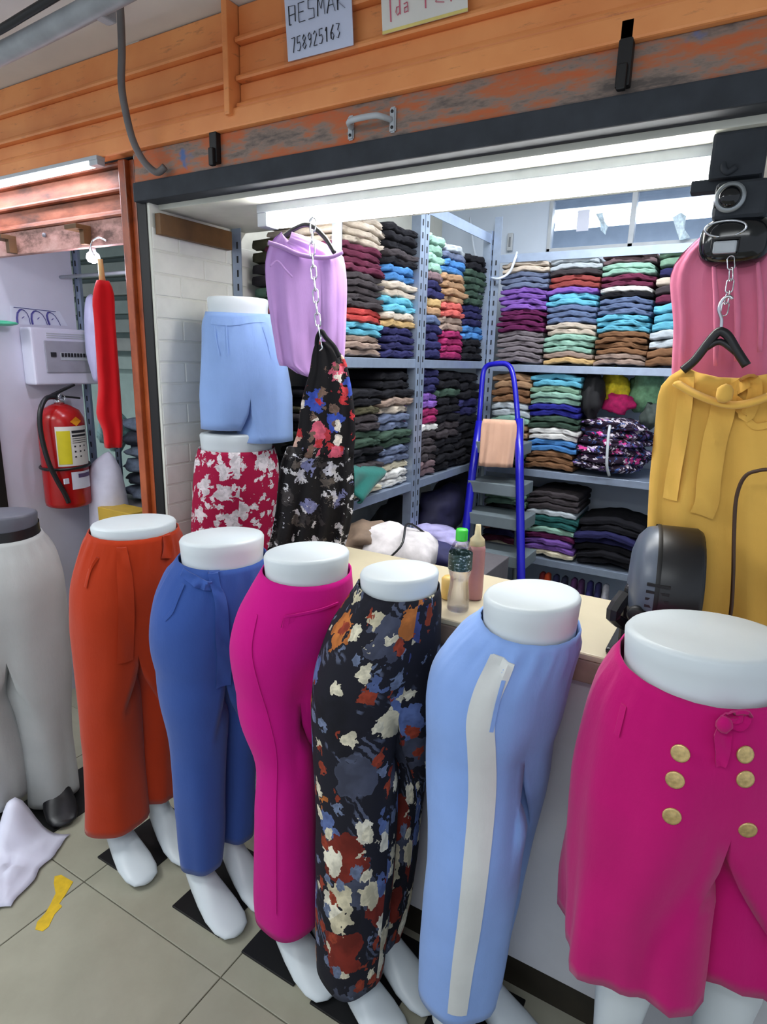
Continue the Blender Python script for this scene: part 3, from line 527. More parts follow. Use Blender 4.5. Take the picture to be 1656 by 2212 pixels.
scrap('plastic_bag', [(-0.4326,3.3000,2.1716), (-0.4004,3.3000,2.1922), (-0.3747,3.3000,2.1706), (-0.3756,3.3000,2.1181), (-0.3481,3.3000,2.0828), (-0.3887,3.3000,2.0700), (-0.4094,3.3000,2.1109)], 3.3, M_plasticbag, 'clear plastic bag on the window pane near the black camera', 'bag')

# conduits and cables at the top left
cdz = thing('ceiling_conduit', 'thick grey conduit running under the corridor ceiling', 'conduit', (-1.9, 0.95, 2.33))
keep(tube('pipe', [(-2.3835,1.0200,2.2324), (-1.8656,1.0200,2.2175), (-1.5203,1.0200,2.2292), (-1.2121,1.0200,2.2473)], .023, M_ducts, seg=12, n=4), cdz)
keep(box('clip', (-1.3685,1.0200,2.2168), Vector((-1.3685,1.0200,2.2168)) + Vector((.03, .04, .08)), M_ducts, bev=.004), cdz)
o = tube('ceiling_cable', [(-1.9884,0.9800,2.2290), (-1.6968,0.9800,2.2376), (-1.5407,0.9800,2.2483), (-1.4003,0.9800,2.2587)], .009, M_blackmetal, seg=8, n=5); tag(o, 'thin dark cable running above the grey conduit', 'cable')
o = tube('drop_cable', [(-1.5028,1.2000,2.3895), (-1.5135,1.2100,2.3367), (-1.5302,1.2200,2.2622), (-1.5531,1.2300,2.1959), (-1.5577,1.2400,2.1401), (-1.5607,1.2600,2.0738), (-1.5515,1.2850,2.0242), (-1.5249,1.3050,1.9979), (-1.5015,1.3150,2.0117)], .0095, M_cable, seg=10, n=6); tag(o, 'grey cable hanging from the ceiling down to the shutter corner', 'cable')

# ================================================================== NEIGHBOUR STALL
NX = -2.5
nw = box('wall_neighbour', (NX - .05, 1.30, 0), (NX, 1.672, 2.3), M_plaster); struct(nw, 'lilac-white side wall of the neighbouring stall')
nb = box('wall_neighbour_back', (-4.6, 2.42, 0), (-1.675, 2.46, 2.6), flat('pale_green_paint', (150, 172, 166), .7)); struct(nb)
nc = box('ceiling_neighbour', (-4.6, 1.40, 2.3), (-1.675, 2.46, 2.34), M_ceil); struct(nc)
npst = box('door_frame_edge', (NX - .01, 1.268, 0), (NX + .012, 1.300, 1.46), M_blackmetal, bev=.002); tag(npst, 'black steel door edge at the far left of the neighbouring stall', 'door edge')
npnl = box('door_panel', (NX - .03, 0.9, 0), (NX - .01, 1.266, 1.5), flat('cream_door', (214, 212, 200), .5), bev=.003); tag(npnl, 'cream door leaf standing open at the far left edge', 'door')
# breaker box on that wall
bx = thing('breaker_box', 'white plastic circuit breaker box on the neighbouring stall wall', 'breaker box', (-2.5000,1.5543,1.3767))
a = (-2.5000,1.4266,1.5946); b = (-2.5000,1.7129,1.3740)
y0, y1, z0, z1 = a[1], b[1], b[2], a[2]
keep(box('case', (NX, y0, z0), (NX + .075, y1, z1), M_box, bev=.010, seg=3), bx)
dh = z1 - z0; dw = y1 - y0
keep(box('door', (NX + .074, y0 + dw * .17, z0 + dh * .22), (NX + .082, y1 - dw * .07, z0 + dh * .78), flat('grey_smoked_door', (160, 160, 172), .25), bev=.003), bx)
bdoor = [c_ for c_ in bx.children if c_.name.startswith('door')][0]; bcase = [c_ for c_ in bx.children if c_.name.startswith('case')][0]
for k in range(3): sub(box('vent_rib', (NX + .074, y0 + dw * .22, z1 - dh * (.10 + .035 * k)), (NX + .0775, y1 - dw * .16, z1 - dh * (.085 + .035 * k)), M_ltgrey), bcase)
sub(box('breaker_row', (NX + .081, y0 + dw * .38, z0 + dh * .44), (NX + .085, y1 - dw * .14, z0 + dh * .58), M_ltgrey, bev=.001), bdoor)
for k in range(9): sub(box('breaker_switch', (NX + .084, y0 + dw * (.39 + k * .047), z0 + dh * .50), (NX + .088, y0 + dw * (.42 + k * .047), z0 + dh * .57), M_ink), bdoor)
sub(box('main_switch', (NX + .081, y0 + dw * .24, z0 + dh * .50), (NX + .089, y0 + dw * .31, z0 + dh * .58), M_ink, bev=.001), bdoor)
# sticker with three blue arches above it
st = thing('wall_sticker', 'white sticker with blue arches above the breaker box', 'sticker', (-2.5000,1.5022,1.6131))
c = [(-2.4990,1.4032,1.6716), (-2.4990,1.6006,1.6665), (-2.4990,1.6312,1.6100), (-2.4990,1.3987,1.6032)]
keep(sheet('sheet', c, M_paper, .001), st)
bm = bmesh.new()
def q3(u, v): 
    TL, TR, BR, BL = [Vector(p) for p in c]; return (TL * (1 - u) + TR * u) * v + (BL * (1 - u) + BR * u) * (1 - v) + Vector((.0022, 0, 0))
for u0, u1 in ((.10, .32), (.36, .62), (.66, .86)):
    pts = [q3(u0, .02)] + [q3(u0 + (u1 - u0) * (.5 - .5 * math.cos(t)), .35 + .5 * math.sin(t)) for t in (0, .6, 1.2, PI / 2, 2, 2.5, PI)] + [q3(u1, .02)]
    tube_bm(bm, pts, .004, 5, False, .3)
    tube_bm(bm, [q3((u0 + u1) / 2 - .02, .35), q3((u0 + u1) / 2 + .02, .45)], .004, 5, False, .3)
tube_bm(bm, [q3(.06, .93), q3(.9, .93)], .004, 5, False, .3)
keep(from_bm('blue_print', bm, flat('blue_violet_print', (70, 66, 140), .6)), st)
gfp = (-2.4400,1.3254,1.6033); tag(lump('green_film', (NX + .045, gfp[1] + .01, z1 + .008), (.04, .07, .010), M_greenbag, 5, .3), 'crumpled green film lying on top of the breaker box', 'film')
# fire extinguisher
ec = (-2.4100,1.5039,1.0580); ez0 = (-2.4100,1.5020,0.8813)[2]; eh = (-2.4100,1.5192,1.2996)[2] - ez0
ER = .088
fe = thing('fire_extinguisher', 'red fire extinguisher hanging on the wall under the breaker box', 'fire extinguisher', (NX + .092, ec[1], ez0))
L0 = (NX + .092, ec[1], ez0)
keep(lathe('cylinder', [(ER * .86, 0), (ER * .97, .006), (ER, .02), (ER, eh * .80), (ER * .97, eh * .87), (ER * .80, eh * .94), (ER * .45, eh * .985), (ER * .28, eh)], M_red, seg=40, loc=L0), fe)
keep(lathe('neck', [(.020, eh), (.020, eh + .02), (.014, eh + .022), (.014, eh + .035)], M_chrome, seg=16, loc=L0), fe)
vz = ez0 + eh + .03; vx, vy = L0[0], L0[1]
keep(box('carry_handle', (vx - .008, vy - .03, vz - .006), (vx + .010, vy + .09, vz + .002), M_black, bev=.003, rot=Matrix.Rotation(math.radians(-8), 4, 'X')), fe)
keep(box('squeeze_lever', (vx - .008, vy - .045, vz + .018), (vx + .010, vy + .075, vz + .028), M_black, bev=.003, rot=Matrix.Rotation(math.radians(22), 4, 'X')), fe)
keep(tube('pull_ring', [(vx + .02, vy + .014 * math.cos(t), vz - .004 + .014 * math.sin(t)) for t in np.linspace(0, 2 * PI, 14)[:-1]], .0022, M_chrome, closed=True, seg=6), fe)
keep(tube('hose', [(vx + .012, vy - .02, vz - .002), (vx + .03, vy - .07, vz - .004), (vx + .045, vy - .108, vz - .05), (vx + .05, vy - .118, vz - .13), (vx + .06, vy - .108, vz - .24), (vx + .068, vy - .085, vz - .32), (vx + .075, vy - .062, vz - .38), (vx + .078, vy - .05, vz - .42)], .0095, M_black, seg=10, n=6), fe)
keep(tube('hose_strap', [(vx + (ER + .004) * math.cos(t), vy + (ER + .004) * math.sin(t), ez0 + eh * .40 + .004 * math.sin(t)) for t in np.linspace(0, 2 * PI, 33)[:-1]], .006, M_black, closed=True, seg=6), fe)
keep(box('hose_tag', (vx + .086, vy - .068, ez0 + eh * .26), (vx + .092, vy - .048, ez0 + eh * .31), M_paper), fe)
def wrap(name, t0, t1, z0_, z1_, mat, r=ER + .0015, par=None):
    V = []; n = 10
    for k in range(n + 1):
        t = t0 + (t1 - t0) * k / n
        for zz in (z0_, z1_):
            V.append((vx + r * math.cos(t), vy + r * math.sin(t), ez0 + eh * zz))
    return keep(mesh(name, V, [(2 * k, 2 * k + 2, 2 * k + 3, 2 * k + 1) for k in range(n)], mat, None, True), fe) if par is None else sub(mesh(name, V, [(2 * k, 2 * k + 2, 2 * k + 3, 2 * k + 1) for k in range(n)], mat, None, True), par)
lab_ = wrap('label', -.85, .72, .42, .80, M_paper2)
wrap('label_panel', -.80, -.25, .44, .76, M_yellow, ER + .0026, lab_)
for k, (za, zb) in enumerate(((.735, .76), (.70, .72), (.68, .685), (.66, .665), (.64, .645))): wrap('label_line', -.18, .62, za, zb, M_ink, ER + .0026, lab_)
for k in range(8): wrap('label_mark', -.12 + (k % 3) * .25, -.04 + (k % 3) * .25, .60 - .05 * (k // 3), .615 - .05 * (k // 3), M_ink, ER + .0026, lab_)
lab2_ = wrap('lower_label', -.35, .72, .19, .36, M_paper)
wrap('lower_label_bar', -.05, .66, .30, .34, flat('purple_print', (84, 66, 110), .6), ER + .0026, lab2_)
dm = mesh('diamond_sticker', [(vx + (ER + .002) * math.cos(t), vy + (ER + .002) * math.sin(t), ez0 + eh * zz) for t, zz in ((-.20, .845), (.08, .80), (.36, .845), (.08, .89))], [(0, 1, 2, 3)], M_orangepr); keep(dm, fe)
# red dress on a wooden hanger in the neighbour's doorway
def frame_pts(fit): 
    A = Vector((fit['A'][0], fit['A'][1], 0)); g = math.radians(fit['ang']); return A, Vector((math.cos(g), math.sin(g), 0)), Vector((-math.sin(g), math.cos(g), 0))
def interp_rows(rows, step=.018):
    R = np.array(rows, float); z = R[:, 0]; order = np.argsort(z); zs = z[order]
    n = max(4, int((zs[-1] - zs[0]) / step)); zz = np.linspace(zs[-1], zs[0], n)
    # smooth (pchip-like through linear + blur)
    cols = [np.interp(zz, zs, R[order, k]) for k in range(1, R.shape[1])]
    sm = []
    for cc in cols:
        p = np.concatenate([[2 * cc[0] - cc[1]], cc, [2 * cc[-1] - cc[-2]]]); sm.append((p[:-2] + 2 * p[1:-1] + p[2:]) / 4)
    return zz, sm
def hung(name, fit, mat, depth=.03, folds=((5, .006, .3), (11, .003, 1.1)), parent=None, seg=64, p=.8, wr=.004, seed=0, hem=None, sag=0.0, grow=True):
    A, r, d = frame_pts(fit); zz, (u, w) = interp_rows(fit['rows']); V = []; UV = []; n = len(zz)
    for i, z in enumerate(zz):
        k = i / (n - 1)
        for j in range(seg):
            t = 2 * PI * j / seg; cx = math.copysign(abs(math.cos(t)) ** p, math.cos(t)); sy = math.copysign(abs(math.sin(t)) ** p, math.sin(t))
            dd = depth * (.55 + .45 * k) if grow else depth
            fo = sum(a * (0.35 + 0.65 * k) * math.sin(f * cx * 2.2 + ph + .7 * k) for f, a, ph in folds)
            P = A + r * (u[i] + w[i] * cx) + d * (dd * sy + fo); P.z = z
            nv = noise.noise(Vector((P.x * 14 + seed, P.y * 14, P.z * 7))) * wr * 2 + noise.noise(Vector((P.x * 40 + seed, P.y * 40, P.z * 26))) * wr * .6
            P += d * nv * (1 if sy > 0 else -1)
            if hem and i >= n - 2: P.z += hem(cx)
            if sag and i < 6: P.z -= sag * (1 - cx * cx) * (1 - i / 6)
            V.append(P); UV.append((u[i] + w[i] * cx * 1.1 + (sy > 0) * .5 + seed, z))
    F = [(i * seg + j, i * seg + (j + 1) % seg, (i + 1) * seg + (j + 1) % seg, (i + 1) * seg + j) for i in range(n - 1) for j in range(seg)]
    F += [tuple(range(seg))[::-1], tuple((n - 1) * seg + j for j in range(seg))]
    return mesh(name, V, F, mat, parent, True, UV)
hr_ = tube('hanging_rail', [(NX, 1.62, 1.80), (-1.675, 1.62, 1.80)], .007, M_ltgrey, seg=8); tag(hr_, 'thin steel hanging rail across the neighbouring stall', 'rail')
rd = thing('red_dress', 'bright red sleeveless dress on a wooden hanger by the orange post', 'dress', (-2.0, 1.45, 1.17))
keep(hung('dress_body', FIT['red'], cloth('red_knit', (196, 16, 26)), .035, ((2, .008, .4),), seed=2), rd)
keep(tube('hanger_hook', [(-1.8703,1.3350,1.8043), (-1.8856,1.3350,1.8287), (-1.8735,1.3350,1.8485), (-1.8400,1.3350,1.8556), (-1.8051,1.3350,1.8438)], .0025, M_chrome, n=5, seg=6), rd)
keep(tube('hanger_arm', [(-1.8440,1.3350,1.7918), (-1.8426,1.3350,1.7502), (-1.8402,1.3350,1.7153)], [.008, .009, .010], M_tan, seg=8), rd)
bd = thing('black_dress', 'black dress hanging between the red dress and the orange post', 'dress', (-2.05, 1.56, 1.2))
A_ = FIT['red']
blk = {'A': (-1.99, 1.55), 'ang': 54.0, 'rows': [(1.72, .075, .012), (1.68, .085, .030), (1.55, .090, .040), (1.4, .095, .042), (1.2, .10, .042)]}
keep(hung('dress_body', blk, cloth('black_knit', (24, 22, 26)), .03, ((2, .006, .1),), seed=5), bd)
keep(tube('hanger', [(-1.965, 1.62, 1.805), (-1.95, 1.61, 1.74), (-1.93, 1.61, 1.70)], .005, M_white, seg=6), bd)
# bulb under the shutter bar
lb = thing('led_bulb', 'small glaring bulb at the edge of the neighbouring shutter', 'bulb', (-1.9329,1.3740,1.8079))
bp = (-1.9329,1.3740,1.8079)
keep(lathe('bulb_glass', [(.004, -.018), (.016, -.014), (.022, -.002), (.019, .010), (.012, .016)], M_bulb, seg=16, loc=bp), lb)
keep(lathe('bulb_socket', [(.010, .016), (.010, .03)], M_white, seg=12, loc=bp), lb)
pl = bpy.data.lights.new('bulb_light', 'POINT'); pl.energy = 3.0; pl.color = (.86, .82, 1); pl.shadow_soft_size = .03
po_ = bpy.data.objects.new('bulb_light', pl); COL.objects.link(po_); po_.location = (bp[0], bp[1], bp[2] - .03); keep(po_, lb)
# shelf with slats, white sack, jeans and box in the neighbour's stall
nsf = thing('slatted_rack', 'pale green slatted rack at the back of the neighbouring stall', 'rack', (-3.4, 2.35, 0))
for k in range(7):
    zc = 2.02 - k * .10
    keep(box('slat', (-4.3, 2.34, zc), (-2.4, 2.40, zc + .07), flat('rack_slat_%d' % k, (146 + 6 * (k % 3), 164, 158), .6), bev=.004), nsf)
    
def upright(name, x, y, z0, z1, w, d, parent, flip=1):
    """slotted angle upright: two legs of an L and a column of dark slots"""
    bm = bmesh.new(); bbox(bm, (x, y, z0), (x + w * flip, y + .003, z1)) if flip > 0 else bbox(bm, (x - w, y, z0), (x, y + .003, z1))
    if flip > 0: bbox(bm, (x, y, z0), (x + .003, y + d, z1))
    else: bbox(bm, (x - .003, y, z0), (x, y + d, z1))
    o = keep(from_bm(name, bm, M_shelf), parent)
    return o
def slots(xs, y, z0, z1, axis, parent, step=.05):
    bm = bmesh.new(); z = z0
    while z < z1:
        for a in xs:
            if axis == 'x': bbox(bm, (a - .0035, y - .0012, z), (a + .0035, y + .001, z + .022))
            else: bbox(bm, (y - .001, a - .0035, z), (y + .0012, a + .0035, z + .022))
        z += step
    o = from_bm('slot_holes', bm, M_slot); o['kind'] = 'stuff'
    if parent.type == 'EMPTY': keep(o, parent)
    else: sub(o, parent)
    return o
nu = thing('slotted_upright', 'slotted steel upright at the end of the lilac wall in the neighbouring stall', 'upright', (-2.47, 1.70, 0))
upright('post_angle', -2.505, 1.682, 0, 2.1, .035, .035, nu); slots([-2.487], 1.682, .3, 2.05, 'x', nu)
nu2 = thing('slotted_upright', 'slotted steel upright below the red dress in the neighbouring stall', 'upright', (-2.15, 1.75, 0))
pu = (-2.4191,1.7500,0.9836); upright('post_angle', pu[0], 1.75, 0, 1.32, .03, .03, nu2); slots([pu[0] + .015], 1.75, .6, 1.3, 'x', nu2, .035)
wc = (-2.3426,1.6200,0.9298)
tag(lump('white_sack', (wc[0], wc[1] + .02, wc[2] - .10), (.09, .08, .26), flat('white_sack_cloth', (214, 214, 232), .7), 3, .15), 'white plastic-covered bundle below the red dress in the neighbouring stall', 'bundle')
for k in range(6):
    jc = (-2.2874,1.7200,1.0737); o = lump('jeans', (jc[0] - .02 * (k % 2), 1.84, 1.20 - k * .06), (.13, .10, .036), flat('denim_%d' % k, ((96, 110, 128), (54, 60, 74), (110, 122, 140))[k % 3], .9, var=.2, scale=40), k, .3)
    tag(o, ('topmost', 'second', 'third', 'fourth', 'fifth', 'lowest')[k] + ' folded denim garment in the pile beside the orange post', 'jeans', 'denim pile in the neighbouring stall')
yb = (-2.2018,1.6000,0.8641); tag(box('yellow_box', (yb[0] - .10, 1.56, yb[2] - .25), (yb[0] + .11, 1.66, yb[2] + .012), flat('mustard_card', (206, 170, 64), .6), bev=.003), 'yellow cardboard box behind the orange trousers mannequin', 'box')
hb = (-2.2880,1.6000,1.5075); tag(lump('hanging_bag', (hb[0] - .03, 1.62, hb[2] + .05), (.04, .03, .17), flat('lilac_film', (186, 186, 222), .4), 8, .15), 'lilac plastic garment bag hanging behind the red dress', 'bag')
tg = (-2.4849,1.7200,1.1582); tag(lump('teal_hangers_bag', (tg[0], 1.80, tg[2]), (.08, .06, .09), flat('teal_film', (128, 172, 170), .5, var=.3, scale=60), 4, .5), 'pale teal bag of hangers below the breaker box', 'bag')
nct = box('neighbour_counter', (NX + .02, 1.70, 0), (-1.70, 2.05, .86), flat('grey_board', (120, 116, 118), .6), bev=.004); tag(nct, 'low grey counter inside the neighbouring stall', 'counter')

# ================================================================== SHELVING
XS = -1.15; YSB = 2.92
su = thing('side_shelving', 'galvanised slotted-angle shelving along the left wall of the stall', 'shelving', (-1.38, 2.3, 0))
def shelf_x(z, y0, y1, th=.034):
    o = keep(box('shelf_board', (WX + .012, y0, z - th), (XS, y1, z), M_shelf, bev=.002), su); return o
for z in (1.51, 1.02, .60, .10):
    shelf_x(z, 1.70, 2.20); shelf_x(z, 2.232, 2.90)
bm = bmesh.new(); bbox(bm, (XS - .04, 1.680, 0), (XS - .004, 1.683, 2.09)); keep(from_bm('upright', bm, M_shelf), su)
for y0, y1 in ((1.70, 2.20), (2.232, 2.90)): keep(box('top_rail', (XS - .004, y0, 2.045), (XS, y1, 2.085), M_shelf), su)
def up_side(y, z1, w=.036, x=XS):
    bm = bmesh.new(); bbox(bm, (x, y - w / 2, 0), (x + .003, y + w / 2, z1)); bbox(bm, (x - .036, y - w / 2, 0), (x, y - w / 2 + .003, z1))
    u_ = keep(from_bm('upright', bm, M_shelf), su); slots([y], x + .003, .06, z1 - .03, 'y', u_, .045)
up_side(2.205, 2.5, .034); up_side(2.243, 2.5, .034); up_side(2.915, 2.1)
bm = bmesh.new(); bbox(bm, (WX + .004, 1.682, 0), (WX + .044, 1.685, 1.93)); bbox(bm, (WX + .004, 1.685, 0), (WX + .007, 1.72, 1.93)); u_ = keep(from_bm('upright', bm, M_shelf), su)
slots([WX + .028], 1.682, .06, 1.9, 'x', u_, .045)
bs = thing('back_shelving', 'galvanised shelving along the back wall of the stall', 'shelving', (-.5, 3.1, 0))
BZ = (1.995, 1.50, 1.005, .565, .12)
for k, z in enumerate(BZ):
    if k == 0: keep(box('top_rail', (-1.12, YSB, z - .035), (1.0, YSB + .004, z), M_shelf), bs)
    else: keep(box('shelf_board', (-1.12, YSB, z - .034), (1.0, YB - .01, z), M_shelf, bev=.002), bs)
for x in (-1.125, -.12, .95):
    bm = bmesh.new(); bbox(bm, (x - .018, YSB - .003, 0), (x + .018, YSB, 2.16 if x < -1 else 2.0)); bbox(bm, (x - .018, YSB, 0), (x - .015, YSB + .036, 2.16 if x < -1 else 2.0))
    u_ = keep(from_bm('upright', bm, M_shelf), bs); slots([x], YSB - .003, .06, 1.98, 'x', u_, .045)

# ------------------------------------------------------------------ folded garments
FM = {}
def folded_mesh(w, d, t, arch, var):
    key = (round(w, 2), round(d, 2), round(t, 3), round(arch, 3), var)
    if key in FM: return FM[key]
    rnd = random.Random(hash(key) % 9999); V = []; F = []; nx = 11
    prof = [(d * .5, .06), (d * .5, .5), (d * .48, .9), (0, 1.02), (-d * .40, 1.0), (-d * .475, .90), (-d * .50, .74), (-d * .482, .52), (-d * .50, .30), (-d * .475, .10), (-d * .40, 0), (0, .0)]
    m = len(prof); ph = rnd.uniform(0, 6); ph2 = rnd.uniform(0, 6)
    for i in range(nx):
        s = -1 + 2 * i / (nx - 1); e = 1 - .28 * abs(s) ** 5
        zo = arch * (math.cos(s * PI / 2)) + .0028 * math.sin(s * 5 + ph) + .002 * math.sin(s * 11 + ph2)
        fo = .006 * math.sin(s * 4 + ph2) + .004 * math.sin(s * 9 + ph)
        for a, b in prof:
            V.append((s * w * .5, a + (fo if a < -d * .3 else 0), (b - .5) * t * e * 1.06 + t * .5 + zo + .0016 * math.sin(s * 17 + b * 9 + ph)))
    for i in range(nx - 1):
        for k in range(m): F.append((i * m + k, (i + 1) * m + k, (i + 1) * m + (k + 1) % m, i * m + (k + 1) % m))
    F += [tuple(range(m)), tuple((nx - 1) * m + k for k in range(m))[::-1]]
    me = bpy.data.meshes.new('folded_garment'); me.from_pydata(V, [], F); me.update(); me.polygons.foreach_set('use_smooth', [True] * len(me.polygons))
    me.materials.append(M_fold); FM[key] = me; return me
CL = {'beige': (188, 174, 158), 'cream': (206, 196, 168), 'maroon': (98, 36, 62), 'charcoal': (62, 56, 60), 'red': (176, 56, 54), 'sky': (84, 168, 196), 'taupe': (142, 120, 108),
      'navy': (38, 38, 84), 'gold': (186, 152, 98), 'azure': (58, 118, 184), 'black': (26, 26, 32), 'mint': (132, 176, 158), 'coral': (196, 84, 78), 'tan': (164, 126, 92), 'magenta': (150, 32, 88),
      'slate': (92, 104, 134), 'green': (54, 76, 64), 'plum': (92, 26, 72), 'purple': (118, 76, 168), 'grey': (112, 104, 110), 'white': (206, 206, 204), 'steel': (86, 104, 142), 'rust': (140, 58, 56),
      'brown': (122, 84, 56), 'teal': (36, 96, 94), 'royal': (34, 36, 138), 'mauve': (112, 90, 96), 'silver': (168, 178, 186), 'seafoam': (112, 150, 126), 'olive': (88, 84, 62), 'pinkbrown': (150, 84, 78), 'lilacw': (172, 166, 206)}
ORD = ['lowest', 'second', 'third', 'fourth', 'fifth', 'sixth', 'seventh', 'eighth', 'ninth', 'tenth', 'eleventh', 'twelfth', 'thirteenth', 'fourteenth', 'fifteenth', 'sixteenth', 'seventeenth', 'eighteenth', 'nineteenth', 'twentieth', 'twenty-first', 'twenty-second']
NICE = {'pinkbrown': 'pinkish brown', 'lilacw': 'pale lilac', 'steel': 'steel blue', 'sky': 'sky blue', 'royal': 'royal blue', 'green': 'dark green', 'cream': 'cream'}
def stack(desc, cx, cy, z0, ztop, face, w, d, items, arch=.012, jit=.006):
    seq = [c for c, n in items for _ in range(n)]; n = len(seq); t = (ztop - z0 - arch * .7) / n; z = z0
    for k, c in enumerate(seq):
        ww = w * (1 - .02 * (k % 3)); me = folded_mesh(ww, d, t * 1.03, arch, (k * 7 + len(desc)) % 4)
        o = bpy.data.objects.new('folded_garment', me); COL.objects.link(o)
        o.location = (cx + random.uniform(-jit, jit), cy + random.uniform(-jit, jit), z + .0006)
        o.rotation_euler = (0, 0, (0 if face == 'Y' else PI / 2) + random.uniform(-.025, .025)); z += t
        g_ = sum(CL[c]) / 3; col = lin(tuple(v * .84 + g_ * .16 for v in CL[c])); f = random.uniform(.88, 1.1); o.color = (col[0] * f, col[1] * f, col[2] * f, 1)
        nm = NICE.get(c, c)
        pos = 'topmost' if k == n - 1 else (ORD[k] + (' up' if k else ''))
        tag(o, '%s garment, %s in %s' % (nm, pos, desc), 'folded garment', 'garments of the ' + desc)
DS = .30
def side(desc, y0, y1, z0, z1, items, dx=0, **k): stack(desc, XS - .012 - DS / 2 - dx, (y0 + y1) / 2, z0, z1, 'X', y1 - y0, DS, items, **k)
def back(desc, x0, x1, z0, z1, items, dy=0, **k): stack(desc, (x0 + x1) / 2, YSB + .012 + DS / 2 + dy, z0, z1, 'Y', x1 - x0, DS, items, **k)
ST = 1.5105
side('tall stack beside the lilac trousers', 1.69, 1.955, ST, 1.955, [('taupe', 3), ('sky', 2), ('red', 2), ('charcoal', 5), ('maroon', 4), ('beige', 4)], arch=.006)
side('upper side stack left of the double upright', 1.965, 2.185, ST, 1.968, [('navy', 4), ('gold', 1), ('beige', 1), ('sky', 2), ('beige', 2), ('azure', 2), ('black', 1), ('charcoal', 1), ('black', 3)], arch=.004)
side('upper side stack right of the double upright', 2.265, 2.43, ST, 1.985, [('navy', 4), ('steel', 1), ('tan', 1), ('gold', 1), ('navy', 2), ('mauve', 1), ('mint', 4)], arch=.008)
side('middle stack of the far upper side shelf', 2.44, 2.665, ST, 1.98, [('magenta', 4), ('taupe', 2), ('coral', 2), ('tan', 4), ('azure', 2), ('slate', 1), ('silver', 1)], arch=.008)
side('corner stack of the upper side shelf', 2.675, 2.895, ST, 1.972, [('black', 3), ('azure', 2), ('navy', 3), ('green', 5), ('black', 2)], arch=.006)
stack('wall-side stack at the near shelving end', WX + .15, 1.85, ST, 1.90, 'X', .23, .2, [('black', 1), ('brown', 2), ('olive', 1), ('seafoam', 2), ('charcoal', 2), ('olive', 2)], arch=.004)
SM = 1.0205
side('middle-shelf pile beside the black floral dress', 1.725, 1.955, SM, 1.40, [('cream', 3), ('charcoal', 1), ('black', 2), ('green', 2), ('charcoal', 2), ('olive', 1), ('black', 2)], arch=.004, jit=.012)
side('middle-shelf pile left of the double upright', 1.965, 2.185, SM, 1.46, [('white', 2), ('cream', 1), ('slate', 2), ('green', 2), ('slate', 2), ('beige', 1), ('taupe', 1), ('black', 3)], arch=.004, jit=.01)
side('middle-shelf stack right of the double upright', 2.265, 2.43, SM, 1.47, [('mauve', 2), ('charcoal', 4), ('white', 1), ('magenta', 2), ('purple', 2), ('navy', 3)], arch=.004)
side('dark stack between mixed and corner stacks, middle side shelf', 2.44, 2.665, SM, 1.46, [('black', 4), ('charcoal', 2), ('black', 3), ('green', 1), ('black', 2)], arch=.004)
side('dark corner stack of the middle side shelf', 2.675, 2.895, SM, 1.45, [('black', 6), ('navy', 2), ('black', 3)], arch=.004)
XA = [(-1.1176,2.9300,1.6863)[0], (-0.8740,2.9300,1.6846)[0], (-0.6432,2.9300,1.6829)[0], (-0.4189,2.9300,1.6813)[0]]
BT = 1.5005
back('leftmost stack of the upper back shelf', -1.10, XA[1] - .004, BT, 1.965, [('grey', 6), ('plum', 4), ('purple', 4), ('slate', 3), ('beige', 2)])
back('second stack of the upper back shelf', XA[1] + .004, XA[2] - .004, BT, 1.97, [('gold', 1), ('taupe', 1), ('mint', 3), ('beige', 2), ('steel', 3), ('sky', 2), ('purple', 1), ('rust', 2), ('charcoal', 1), ('silver', 2)])
back('third stack of the upper back shelf', XA[2] + .004, XA[3] - .004, BT, 1.98, [('taupe', 2), ('brown', 4), ('sky', 3), ('steel', 3), ('black', 1), ('white', 1), ('maroon', 2), ('mint', 2), ('mauve', 2)])
back('upper stack half hidden by pink trousers', XA[3] + .004, XA[3] + .25, BT, 1.985, [('brown', 2), ('silver', 2), ('sky', 3), ('maroon', 1), ('charcoal', 1), ('beige', 1), ('navy', 1), ('seafoam', 2)])
XB = [(-1.1086,2.9300,1.3581)[0], (-0.9131,2.9300,1.3672)[0], (-0.6713,2.9300,1.3786)[0]]
BM = 1.0055
back('middle back stack behind the blue ladder', XB[0], XB[1] - .006, BM, 1.455, [('green', 2), ('tan', 4), ('mint', 1), ('silver', 2), ('brown', 2), ('tan', 2)])
back('middle back stack right of the blue ladder', XB[1], XB[2] - .01, BM, 1.46, [('brown', 3), ('azure', 2), ('white', 2), ('green', 2), ('royal', 2), ('mint', 2), ('seafoam', 1), ('sky', 2)])
XC = [(-1.1144,2.9300,0.7204)[0], (-0.8902,2.9300,0.7545)[0], (-0.6388,2.9300,0.7927)[0]]
back('low stack behind the ladder steps', XC[0], XC[1] - .01, .5655, .87, [('cream', 1), ('maroon', 1), ('navy', 1), ('pinkbrown', 3), ('black', 1), ('seafoam', 2)])
back('low stack right of the ladder', XC[1], XC[2] - .005, .5655, .90, [('cream', 1), ('purple', 2), ('plum', 1), ('mint', 1), ('teal', 2), ('silver', 1), ('charcoal', 3)])
back('dark low pile behind the fan', XC[2] + .01, XC[2] + .30, .5655, .80, [('black', 3), ('navy', 2), ('black', 2)], arch=.02, jit=.02)
back('black low pile beside the mustard trousers', XC[2] + .31, XC[2] + .60, .5655, .74, [('black', 5)], arch=.02, jit=.02)
